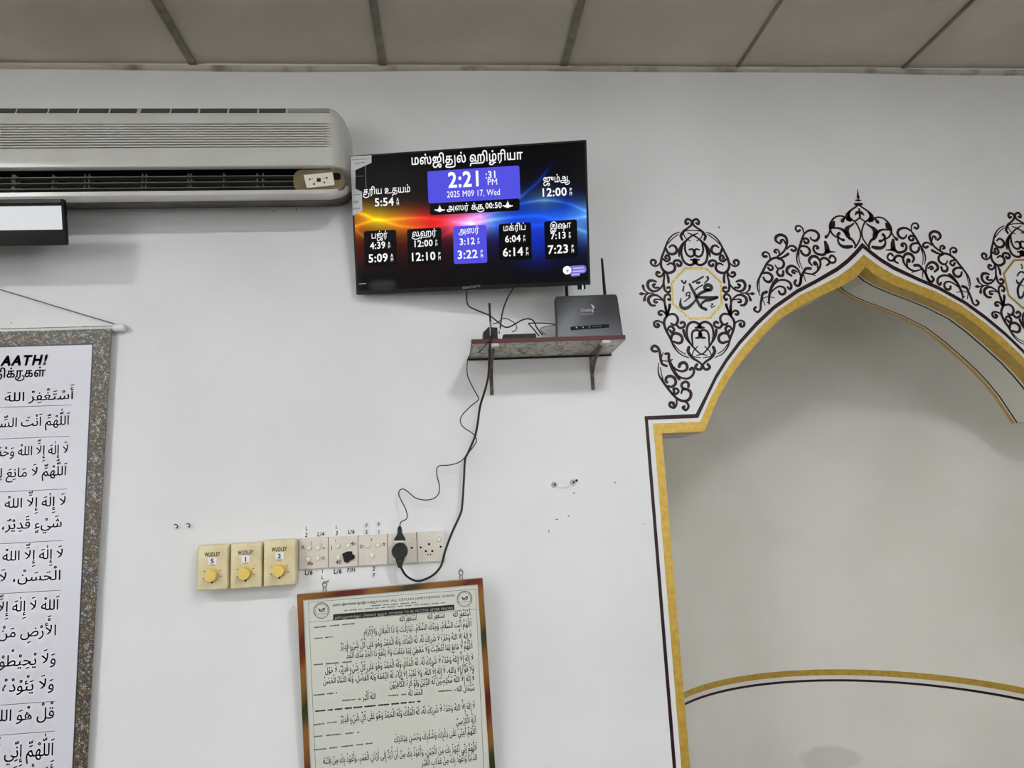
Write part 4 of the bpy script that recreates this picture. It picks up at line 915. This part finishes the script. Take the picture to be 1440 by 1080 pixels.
# paper letters stuck above and below the plates
i = 0
for txt, x, y, h, tag_, what in (('L', 175, 140, 62, 1, 'paper letter L above a paper figure two, over the four switch plate'), ('2', 170, 240, 66, 1, 'paper figure two touching the top of the four switch plate'), ('L/4', 390, 228, 66, 0, 'handwritten tape mark ending in a four above the four switch plate'), ('L', 630, 115, 56, 1, 'paper letter L above a paper figure three'), ('3', 632, 213, 66, 1, 'paper figure three touching the top of the taped switch plate'), ('L/6', 852, 193, 62, 0, 'handwritten tape mark with a six above the black tape'),
    ('F', 1085, 95, 58, 2, 'grey paper letter F above a paper figure five'), ('5', 1085, 195, 62, 2, 'grey paper figure five on top of the three switch plate'), ('F', 1270, 80, 58, 2, 'grey paper letter F above a paper figure one'), ('1', 1272, 192, 60, 2, 'grey paper figure one on top of the three switch plate'),
    ('L/6', 205, 808, 74, 0, 'handwritten tape mark with a six under the four switch plate'), ('1', 415, 790, 58, 1, 'paper figure one just under the four switch plate'), ('L', 415, 880, 58, 1, 'paper letter L under a paper figure one, above the picture hook'), ('L/6', 645, 790, 74, 0, 'handwritten tape mark with a six under the red marker figures'), ('F/H', 850, 772, 66, 0, 'handwritten tape mark of F and H under the black tape'),
    ('2', 1195, 750, 66, 2, 'paper figure two under the three switch plate'), ('F', 1195, 852, 62, 2, 'paper letter F under a paper figure two, lowest of the labels')):
    c_ = wxz(415+x/10.8, 730+y/10.8); em = h/10.8*.00205*1.38; comp = latin(txt, .032); wid = comp[2]*em*.9
    t = thing('letter_label', what, 'label', (c_[0], 0, c_[1]), group='paper letters round the switches')
    g = .0055 if len(txt) == 1 else .003
    MB().box(c_[0]-wid/2-g, c_[0]+wid/2+g, -.0006, 0, c_[1]-em*.36-.0025, c_[1]+em*.36+.0025).build('paper', (M_PAPER, mat('white tape', (228, 228, 228), .6), mat('grey white tape', (222, 223, 228), .6))[(1 if tag_ == 0 else 0) if tag_ < 2 else 2], t, world=True)
    mb = MB(); put(mb, comp, c_[0]-wid/2, c_[0]+wid/2, c_[1]-em*.35, em, -.0010, slant=.1); mb.build('letter', M_INK, t, world=True)
c_ = wxz(415+435/10.8, 730+965/10.8)

# ================================================================== FAN REGULATORS
RX = [(-.7235, -.6375), (-.6325, -.5445), (-.5405, -.4485)]
RZ = [(1.2955, 1.4215), (1.2955, 1.4215), (1.2965, 1.4265)]
for k, num in enumerate('512'):
    xa, xb = RX[k]; za, zb = RZ[k]; cx_ = (xa+xb)/2
    t = thing('fan_regulator', {'5': 'cream fan regulator with a number five sticker, farthest from the switches', '1': 'cream fan regulator with a number one sticker, middle of its row', '2': 'cream fan regulator with a number two sticker, beside the switch plates'}[num], 'fan regulator', (cx_, 0, za), group='fan regulators on the wall')
    MB().rbox(xa+.001, xb-.001, -.052, -.018, za, zb, .006, .005).build('cover', M_CREAM, t, world=True, smooth=True)
    MB().box(xa+.006, xb-.006, -.019, 0, za+.004, zb-.003).build('base', mat('grey base', (176, 168, 158), .7, noise=(30, (150, 140, 130), .4, .6)), t, world=True)
    h = zb-za; F_ = -.0524
    mb = MB(); comp = latin('WUDLEY', .035, .02); put(mb, comp, cx_-.022, cx_+.021, za+h*.745, .0165, F_); mb.build('brand_name', M_INK, t, world=True)
    s_ = MB().box(cx_-.0115, cx_+.0115, -.0530, -.052, za+h*.575, za+h*.715).build('number_sticker', M_PAPER, t, world=True)
    g = glyph(num, .02); em = .018; mb = MB(); put(mb, latin(num, .03), cx_-.0055, cx_+.0055, za+h*.595, em, -.0534); mb.build('number', M_INK, s_, world=True)
    mb = MB(); put(mb, latin('OFF', .0), cx_-.006, cx_+.006, za+h*.535, .005, F_); mb.build('dial_print', M_INK, t, world=True)
    kz = za+h*.33
    for a in (150, 200, 30, -10):
        p = (cx_+.0245*math.cos(math.radians(a)), kz+.0245*math.sin(math.radians(a))); MB().cyl(p, .0016, .0016, -.0526, -.0515, 8).build('dial_dot', M_DARKGAP, t, world=True)
    kn = MB(); kn.cyl((cx_, kz), .0195, .0205, -.054, -.051, 28); kn.cyl((cx_, kz), .0158, .0178, -.072, -.054, 28); kn.build('knob', M_KNOB, t, world=True, smooth=True)
    MB().cyl((cx_, kz-.0195), .0032, .0032, -.0545, -.053, 8).build('knob_pointer', M_DARKGAP, t, world=True)

# ================================================================== FRAMED POSTER
PW, PH = .5261, .78
PR = Matrix.Rotation(.0706, 3, 'X') @ Matrix.Rotation(-.0283, 3, 'Y')
t = pos = thing('framed_poster', 'framed sheet of Arabic supplications in a marbled brown, red and green frame', 'framed poster', (-.1572, -.016, 1.281-.78), PR)
m = mat('marbled frame paint', (150, 100, 40), .3); nt = m.node_tree; b = nt.nodes['Principled BSDF']
tc = nt.nodes.new('ShaderNodeTexCoord'); sp = nt.nodes.new('ShaderNodeSeparateXYZ'); nt.links.new(tc.outputs['Object'], sp.inputs[0])
def math_node(op, a, b_=None):
    q = nt.nodes.new('ShaderNodeMath'); q.operation = op
    for k, v in enumerate((a, b_)):
        if v is None: continue
        if isinstance(v, (int, float)): q.inputs[k].default_value = v
        else: nt.links.new(v, q.inputs[k])
    return q.outputs[0]
nz = nt.nodes.new('ShaderNodeTexNoise'); nz.inputs['Scale'].default_value = 9; nz.inputs['Detail'].default_value = 5; nt.links.new(tc.outputs['Object'], nz.inputs['Vector'])
u = math_node('SUBTRACT', sp.outputs[0], sp.outputs[2]); u = math_node('MULTIPLY', u, 2.75); u = math_node('ADD', u, math_node('MULTIPLY', nz.outputs['Fac'], .35)); u = math_node('FRACT', math_node('ADD', u, 10.62))
rp = nt.nodes.new('ShaderNodeValToRGB'); els = rp.color_ramp.elements
els[0].position = 0; els[0].color = rgb((142, 96, 40)); els[1].position = 1; els[1].color = rgb((142, 96, 40))
for p_, c_ in ((.16, (128, 76, 34)), (.27, (88, 24, 16)), (.40, (104, 40, 20)), (.52, (146, 98, 42)), (.66, (126, 92, 36)), (.76, (44, 50, 18)), (.86, (58, 58, 20))):
    e = els.new(p_); e.color = rgb(c_)
nt.links.new(u, rp.inputs['Fac']); nt.links.new(rp.outputs['Color'], b.inputs['Base Color'])
BW = .0155
def bar(poly): return MB().prism(poly, 0, .014)
w2 = PW/2
bar([(-w2, PH), (w2, PH), (w2-BW, PH-BW), (-w2+BW, PH-BW)][::-1]).build('frame_bar', m, t)
bar([(-w2, 0), (w2, 0), (w2-BW, BW), (-w2+BW, BW)]).build('frame_bar', m, t)
bar([(-w2, 0), (-w2+BW, BW), (-w2+BW, PH-BW), (-w2, PH)]).build('frame_bar', m, t)
bar([(w2, 0), (w2-BW, BW), (w2-BW, PH-BW), (w2, PH)][::-1]).build('frame_bar', m, t)
pap = MB().box(-w2+BW-.002, w2-BW+.002, .004, .009, BW-.002, PH-BW+.002).build('printed_sheet', M_POSTER, t)
PM = WM[pos] @ Matrix.Translation((0, .004, 0))
YP = .0036
def pp(x, y): return on_plane(PM, 400+x/3.857, 800+y/3.857)        # from the 400,800 enlargement
def pq2(x, y): return on_plane(PM, 420+x/5.143, 810+y/5.143)       # from the 420,810 enlargement
def pline(comp, r, l, em, name='text_line', m_=None, y=None):
    a = (pq2 if y == 'q' else pp)(*l); b_ = (pq2 if y == 'q' else pp)(*r); mb = MB()
    put(mb, comp, a[0], b_[0], a[1], em, YP, z1=b_[1]); mb.build(name, m_ or M_INK, pap)
def rule(a, b_, w_, m_=None, nm='printed_rule'): MB().ribbon([a, b_], w_, YP).build(nm, m_ or M_INK, pap)
M_PRULE = mat('dark rule', (70, 74, 68), .6)
rule(pq2(70, 190), pq2(1280, 95), .0010, M_PRULE); rule(pq2(75, 335), pq2(1280, 240), .0010, M_PRULE)
bl_ = (pp(168, 1080)[0], .04); rule(pq2(70, 190), bl_, .0010, M_PRULE); br_ = (pp(1072, 1080)[0], .04); rule(pq2(1280, 95), br_, .0010, M_PRULE); rule(bl_, br_, .0010, M_PRULE)
for cx_, cy_ in ((165, 250), (1200, 165)):
    c_ = pq2(cx_, cy_); mb = MB(); R0 = .0215
    for r_, w_ in ((R0, .0016), (R0*.78, .0006)):
        mb.ribbon([(c_[0]+r_*math.cos(a*PI/14), c_[1]+r_*math.sin(a*PI/14)) for a in range(29)], w_, YP, 2)
    for k in range(22):                      # ring of minute lettering
        a = 2*PI*k/22
        if -.75 > math.sin(a) : continue
        mb.ribbon([(c_[0]+R0*.82*math.cos(a), c_[1]+R0*.82*math.sin(a)), (c_[0]+R0*.95*math.cos(a), c_[1]+R0*.95*math.sin(a))], .0014, YP)
    for s_, w_ in (('-.3,.15 -.1,.05 .1,.1 .35,.3 .38,.05 .25,-.1', .0028), ('-.28,.2 -.2,-.1 .05,-.15 .3,-.05', .0022), ('-.5,-.35 0,-.45 .5,-.35', .0010), ('-.35,.3 -.25,.2', .002)):
        mb.ribbon([(c_[0]+R0*x*1.0, c_[1]+R0*y) for x, y in ctext(s_)], w_, YP)
    mb.build('round_emblem', M_INK, pap)
pline(tamil('அகில இலங்கை ஜம்இய்யத்துல் உலமா', .02), (655, 183), (245, 218), .0078, y='q')
pline(latin('ALL CEYLON JAMIYYATHUL ULAMA', .02, .05), (1130, 147), (668, 186), .0092, y='q')
def dashes(l, r, n, w_, m_, f=pp, nm='small_print'):
    random.seed(int(l[0]+l[1]*7)); mb = MB(); u = 0
    while u < 1:
        d = random.uniform(.6, 1.6)/n; a = [l[i]+(r[i]-l[i])*u for i in (0, 1)]; e = min(1, u+d); c_ = [l[i]+(r[i]-l[i])*e for i in (0, 1)]
        k = max(2, int(math.hypot(c_[0]-a[0], c_[1]-a[1])/6))
        for j in range(k):                   # minute strokes, too small to read
            p = [a[i]+(c_[i]-a[i])*(j+.2)/k for i in (0, 1)]; q = [a[i]+(c_[i]-a[i])*(j+.75)/k for i in (0, 1)]
            mb.ribbon([f(*p), f(*q)], w_*random.uniform(.6, 1.1), YP)
        u = e+.35/n
    mb.build(nm, m_, pap)['kind'] = 'stuff'
dashes((530, 215), (850, 192), 7, .0034, M_GREYINK, pq2); dashes((330, 250), (1058, 193), 18, .0034, M_GREYINK, pq2)
MB().prism([pq2(250, 320), pq2(1127, 245), pq2(1124, 207), pq2(250, 277)], YP-.0002, .004).build('title_band', M_INK, pap)
YP0 = YP; YP = .0030
pline(tamil('தொழுகைக்குப் பின்னர் ஓதும்', .015), (640, 278), (262, 310), .0088, m_=M_POSTER, y='q')
pline(latin('ADHKAR TO BE RECITED AFTER PRAYER', .015), (1118, 239), (650, 277), .0092, m_=M_POSTER, y='q')
YP = YP0
A1 = 'أَسْتَغْفِرُ الله'
EM = .0222; BO = .02
for r_ in ((1010, 252), (872, 264), (720, 277)): pline(arabic(A1, BO), r_, (r_[0]-96, r_[1]+8), EM*.95)
LA1 = 'لَا إِلٰهَ إِلَّا اللهُ وَحْدَهُ لَا شَرِيْكَ لَهُ، لَهُ الْمُلْكُ وَلَهُ الْحَمْدُ وَهُوَ عَلٰى كُلِّ شَيْءٍ قَدِيْرٌ'
for tx, r_, l_ in (('اَللّٰهُمَّ أَنْتَ السَّلَامُ، وَمِنْكَ السَّلَامُ، تَبَارَكْتَ يَا ذَا الْجَلَالِ وَالْإِكْرَامِ', (1016, 310), (430, 358)),
    (LA1, (1018, 375), (305, 436)), ('اَللّٰهُمَّ لَا مَانِعَ لِمَا أَعْطَيْتَ وَلَا مُعْطِيَ لِمَا مَنَعْتَ وَلَا يَنْفَعُ ذَا الْجَدِّ مِنْكَ الْجَدُّ', (1022, 430), (335, 485)),
    (LA1+'، لَا حَوْلَ', (1027, 496), (220, 566)), ('وَلَا قُوَّةَ إِلَّا بِاللهِ، لَا إِلٰهَ إِلَّا اللهُ، وَلَا نَعْبُدُ إِلَّا إِيَّاهُ، لَهُ النِّعْمَةُ وَلَهُ الْفَضْلُ، وَلَهُ الثَّنَاءُ الْحَسَنُ', (1030, 553), (210, 624)),
    ('لَا إِلٰهَ إِلَّا اللهُ مُخْلِصِيْنَ لَهُ الدِّيْنَ وَلَوْ كَرِهَ الْكَافِرُوْنَ', (1032, 606), (570, 645)), ('سُبْحَانَ الله', (1033, 658), (935, 665)), ('الْحَمْدُ لله', (752, 681), (672, 688)), ('اللهُ أَكْبَر', (497, 704), (425, 711)),
    (LA1, (1036, 757), (305, 832)), ('آيَةُ الْكُرْسِيِّ', (1040, 832), (930, 843)), ('اَللّٰهُمَّ أَعِنِّي عَلٰى ذِكْرِكَ وَشُكْرِكَ وَحُسْنِ عِبَادَتِكَ', (1042, 893), (595, 940)),
    ('اَللّٰهُمَّ إِنِّي أَعُوْذُ بِكَ مِنَ الْجُبْنِ، وَأَعُوْذُ بِكَ مِنْ أَنْ أُرَدَّ إِلٰى أَرْذَلِ الْعُمُرِ، وَأَعُوْذُ بِكَ مِنْ فِتْنَة', (1045, 983), (210, 1058)), ('الدُّنْيَا وَأَعُوْذُ بِكَ مِنْ عَذَابِ الْقَبْرِ', (1047, 1035), (745, 1068))):
    pline(arabic(tx, BO), r_, l_, EM)
for l_, r_, n in (((160, 318), (380, 296), 4), ((160, 378), (275, 367), 3), ((160, 520), (365, 503), 4), ((160, 685), (285, 672), 3), ((160, 846), (285, 829), 3), ((160, 910), (405, 886), 4), ((160, 982), (475, 945), 6), ((835, 664), (928, 657), 2), ((565, 688), (660, 680), 2), ((315, 714), (412, 706), 2)): dashes(l_, r_, n, .0042, M_GREYINK)
dashes((170, 772), (738, 718), 14, .0050, mat('dark grey print', (64, 66, 62), .6))
for px, py in ((456.5, 822), (648, 805)):
    mb = MB(); c_ = wall(px, py, -.062); q = [c_+np.array([-.0+.0055*math.cos(a*PI/8), 0, .0075*math.sin(a*PI/8)]) for a in range(17)]
    mb.tube(q, .0022, 6); mb.tube([c_+np.array([-.003, 0, -.007]), c_+np.array([-.005, .004, -.03])], .0022); mb.tube([c_+np.array([.003, 0, -.007]), c_+np.array([.005, .004, -.03])], .0022)
    mb.build('hanging_loop', mat('dull zinc', (150, 146, 138), .4, .6), t, world=True, smooth='all')
    tag(MB().tube([c_+np.array([0, -.004, .004]), c_+np.array([0, .062, .004])], [.0022, .0022], 8).build('picture_nail', mat('dull zinc', (150, 146, 138), .4, .6), smooth='all'), 'nail holding the %s hanging loop of the framed poster' % ('left' if px < 500 else 'right'), 'nail')

# ================================================================== HANGING BANNER
YB = -.020
t = ban = thing('hanging_banner', 'white vinyl banner of Arabic prayers with an ornate border hanging from a rod', 'banner', (-1.42, 0, .45))
XO, XI, XL = -.997, -1.046, -1.80; ZT, ZI, ZBOT = 2.082, 2.029, .40
def bx_(z): return -.997-.015*(2.082-z)/1.24
MB().add([(XL+.04, YB, ZBOT+.04), (XI, YB, ZBOT+.04), (XI, YB, ZI), (XL+.04, YB, ZI), (XL+.04, YB+.002, ZBOT+.04), (XI, YB+.002, ZBOT+.04), (XI, YB+.002, ZI), (XL+.04, YB+.002, ZI)], [(0, 1, 2, 3), (4, 7, 6, 5), (0, 4, 5, 1), (1, 5, 6, 2), (2, 6, 7, 3), (3, 7, 4, 0)]).build('sheet', M_VINYL, t, world=True)
sheet = ban.children[0] if ban.children else [o for o in COL.objects if o.parent == ban][0]
m = bpy.data.materials.new('ornate border print'); m.use_nodes = True; nt = m.node_tree; b = nt.nodes['Principled BSDF']; b.inputs['Roughness'].default_value = .4
tc = nt.nodes.new('ShaderNodeTexCoord')
v1 = nt.nodes.new('ShaderNodeTexVoronoi'); v1.feature = 'DISTANCE_TO_EDGE'; v1.inputs['Scale'].default_value = 300; nt.links.new(tc.outputs['Object'], v1.inputs['Vector'])
v2 = nt.nodes.new('ShaderNodeTexVoronoi'); v2.inputs['Scale'].default_value = 230; nt.links.new(tc.outputs['Object'], v2.inputs['Vector'])
nz = nt.nodes.new('ShaderNodeTexNoise'); nz.inputs['Scale'].default_value = 20; nt.links.new(tc.outputs['Object'], nz.inputs['Vector'])
r1 = nt.nodes.new('ShaderNodeValToRGB'); r1.color_ramp.interpolation = 'CONSTANT'; e = r1.color_ramp.elements; e[0].color = rgb((46, 46, 48)); e[1].position = .34; e[1].color = rgb((146, 116, 46))
for p_, c_ in ((.5, (108, 96, 62)), (.66, (196, 196, 200)), (.78, (60, 66, 96)), (.9, (170, 140, 76))): q = e.new(p_); q.color = rgb(c_)
sv = nt.nodes.new('ShaderNodeSeparateColor'); nt.links.new(v2.outputs['Color'], sv.inputs[0]); nt.links.new(sv.outputs[0], r1.inputs['Fac'])
r2 = nt.nodes.new('ShaderNodeValToRGB'); r2.color_ramp.elements[0].position = .05; r2.color_ramp.elements[0].color = (0, 0, 0, 1); r2.color_ramp.elements[1].position = .16; nt.links.new(v1.outputs['Distance'], r2.inputs['Fac'])
mx = nt.nodes.new('ShaderNodeMix'); mx.data_type = 'RGBA'; mx.inputs[6].default_value = rgb((40, 38, 36)); nt.links.new(r2.outputs['Color'], mx.inputs[0]); nt.links.new(r1.outputs['Color'], mx.inputs[7])
m2 = nt.nodes.new('ShaderNodeMix'); m2.data_type = 'RGBA'; m2.inputs[0].default_value = .15; m2.inputs[7].default_value = rgb((104, 94, 70)); nt.links.new(mx.outputs[2], m2.inputs[6]); nt.links.new(m2.outputs[2], b.inputs['Base Color'])
def strip(P, name, m_, y=YB-.0003, par=None):
    MB().prism(P, y, YB+.002).build(name, m_, par or t, world=True)
n = 10
zz = [ZBOT+(ZT-ZBOT)*k/n for k in range(n+1)]
strip([(XI, ZBOT), (bx_(ZBOT), ZBOT)]+[(bx_(z), z) for z in zz[1:]]+[(XI, ZT)], 'border_strip', m)
strip([(XL, ZI), (XI, ZI), (XI, ZT), (XL, ZT)], 'border_strip', m)
strip([(XL, ZBOT), (XL+.04, ZBOT), (XL+.04, ZI), (XL, ZI)], 'border_strip', m)
strip([(XL+.04, ZBOT), (XI, ZBOT), (XI, ZBOT+.04), (XL+.04, ZBOT+.04)], 'border_strip', m)
M_NAVY = mat('navy line', (26, 26, 40), .4)
strip([(XI-.004, ZBOT+.04), (XI, ZBOT+.04), (XI, ZI), (XI-.004, ZI)], 'border_line', M_NAVY, YB-.0006)
strip([(XL+.04, ZI-.004), (XI, ZI-.004), (XI, ZI), (XL+.04, ZI)], 'border_line', M_NAVY, YB-.0006)
# pale flowers woven into the border
random.seed(3)
fl = []
for k in range(16):
    z = 2.0-.105*k; fl.append(((XI+bx_(z))/2, z))
for k in range(7): fl.append((XI-.03-.105*k, (ZI+ZT)/2))
M_FLOWER = mat('pale border flower', (206, 202, 204), .4)
for x, z in fl:
    mb = MB()
    for a in range(6):
        q = a*PI/3; mb.ribbon([(x+.002*math.cos(q), z+.002*math.sin(q)), (x+.0075*math.cos(q), z+.0075*math.sin(q))], [.0012, .0030, .001], YB-.0006)
    mb.build('border_flower', M_FLOWER, t, world=True)
MB().tube([(XL-.03, YB+.006, ZT-.006), (-.968, YB+.006, ZT-.006)], .0075, 12).build('rod', M_WHITE, t, world=True, smooth='all')
MB().tube([(-.992, YB+.006, ZT-.006), (-.990, YB+.006, ZT-.006), (-.962, YB+.006, ZT-.006), (-.960, YB+.006, ZT-.006)], [.009, .0125, .0125, .010], 14).build('rod_cap', M_WHITE, t, world=True, smooth=True)
MB().tube([(-.985, YB+.004, ZT+.004), (-1.40, -.012, 2.231), (XL, YB+.004, ZT+.004)], .0016, 6).build('string', mat('grey green string', (92, 104, 98), .7), t, world=True, smooth='all')
tag(MB().tube([(-1.40, -.02, 2.229), (-1.40, .0, 2.231)], [.003, .002], 8).build('banner_nail', M_STEEL), 'nail in the wall holding the banner string', 'nail')
YT = YB-.0007
def bw_(px, py): return wxz(px, py, YB)
def bline(comp, r, l, em, m_=None, slant=0., nm='text_line'):
    a = bw_(*l); b_ = bw_(*r); mb = MB(); put(mb, comp, a[0], b_[0], a[1], em, YT, slant, z1=b_[1]); mb.build(nm, m_ or M_INK, sheet, world=True)
a = bw_(67, 512.4); mb = MB(); comp = latin('AATH!', .06, .03); put(mb, comp, bw_(1.5, 513)[0], a[0], a[1], .042, YT, .18); mb.build('title_text', M_INK, sheet, world=True)
bline(tamil('திக்ருகள்', .028), (64, 529.2), (-9, 531.5), .036, nm='title_text')
for tx, r_, l_, k in (('أَسْتَغْفِرُ اللهَ', (104, 561), (6, 565), 1.), ('اَللّٰهُمَّ اَنْتَ السَّلَامُ وَمِنْكَ السَّلَامُ', (98, 597), (-118, 606), 1.), ('لَا إِلٰهَ إِلَّا اللهُ وَحْدَهُ لَا شَرِيْكَ لَهُ', (97, 638), (-86, 645), 1.), ('اَللّٰهُمَّ لَا مَانِعَ لِمَا أَعْطَيْتَ', (94, 668), (-78, 675), 1.),
    ('لَا إِلٰهَ إِلَّا اللهُ وَلَا نَعْبُدُ إِلَّا إِيَّاهُ', (94, 711), (-110, 719), 1.), ('شَيْءٍ قَدِيْرٌ، لَا حَوْلَ وَلَا قُوَّةَ', (88, 741), (-118, 750), 1.), ('لَا إِلٰهَ إِلَّا اللهُ وَلَا نَعْبُدُ إِلَّا إِيَّاهُ', (90, 785), (-112, 794), 1.), ('الْحَسَنُ، لَا إِلٰهَ إِلَّا اللهُ', (86.5, 815), (-92, 823), 1.),
    ('اَللهُ لَا إِلٰهَ إِلَّا هُوَ الْحَيُّ الْقَيُّوْمُ', (83, 857), (-125, 867), 1.05), ('الْأَرْضِ مَنْ ذَا الَّذِي يَشْفَعُ', (80, 893), (-118, 903), 1.05), ('وَلَا يُحِيْطُوْنَ بِشَيْءٍ', (79.5, 933), (-72, 942), 1.1), ('وَلَا يَئُوْدُهُ حِفْظُهُمَا', (77, 969), (-76, 978), 1.1),
    ('قُلْ هُوَ اللهُ أَحَدٌ', (77, 1010), (-48, 1017), 1.1), ('اَللّٰهُمَّ إِنِّي أَعُوْذُ بِكَ', (76, 1062), (-66, 1070), 1.2), ('أَعُوْذُ بِكَ مِنَ الْكُفْرِ', (75, 1098), (-66, 1106), 1.2)):
    bline(arabic(tx, .010), r_, l_, .0375*k)
for px, py in ((100.5, 569.5), (98.5, 613.5), (95, 687.5), (89, 760), (85.6, 830), (78, 986), (77, 1028)):
    a = bw_(px, py); MB().add([(XL+.08, YT, a[1]-.0008), (a[0], YT, a[1]-.0008), (a[0], YT, a[1]+.0008), (XL+.08, YT, a[1]+.0008)], [(0, 1, 2, 3)]).build('printed_rule', M_RULE, sheet, world=True)

# ================================================================== SMALL THINGS ON THE WALL
t = thing('wall_clip', 'small broken white cable clip with two screws on the wall right of the cords', 'clip', (*wxz(793, 680)[:1], 0, wxz(793, 680)[1]))
w8 = lambda x, y: wxz(730+x/8.306, 650+y/8.306)
MB().prism([w8(*p) for p in ((450, 215), (455, 292), (520, 300), (590, 278), (590, 205))], -.006, 0).build('clip_body', M_WHITE, t, world=True)
for x, y in ((408, 262), (627, 235)):
    o = MB().cyl(w8(x, y), .0085, .009, -.003, 0, 16).build('screw_washer', mat('grey plastic', (176, 176, 170), .5), t, world=True); MB().cyl(w8(x+8, y), .0032, .0032, -.0045, -.003, 10).build('screw_head', M_DARKGAP, o, world=True)
MB().cyl(w8(670, 215), .0042, .0042, -.002, 0, 10).build('old_hole', M_DARKGAP, t, world=True)
for px, py, lb in ((250, 739.6, 'small dark screw hook on the wall, left of a similar one, above the regulators'), (267.4, 738.4, 'small dark screw hook on the wall nearest the regulators')):
    c_ = wall(px, py); q = [c_+np.array([.005*math.cos(a)-.002, -.010-.003*math.sin(a), .005*math.sin(a)]) for a in (-1.6, -.8, 0, .8, 1.6, 2.4)]
    tag(MB().tube([c_+np.array([-.002, 0, -.005])]+q, .0016, 6).build('screw_hook', M_DARKGAP, smooth='all'), lb, 'hook')
for px, py, a, b_ in ((807, 693.3, .0048, .0022), (864.8, 678.3, .0022, .003), (783, 730.3, .005, .0022), (799.8, 725.9, .0036, .0018), (771.9, 747.5, .0018, .0055), (1010.8, 319.5, .0022, .006), (16, 454, .002, .002), (412.6, 853.5, .002, .002), (385, 297.5, .0028, .0028), (417, 294.5, .0022, .004), (906.5, 737.5, .002, .002)):
    x, z = wxz(px, py); P_ = [(x+a*math.cos(k*PI/4)*random.uniform(.6, 1.1), z+b_*math.sin(k*PI/4)*random.uniform(.6, 1.1)) for k in range(8)]
    MB().prism(P_, -.0006, 0).build('paint_chip', mat('chip grey', (92, 88, 84), .8), wall_front)
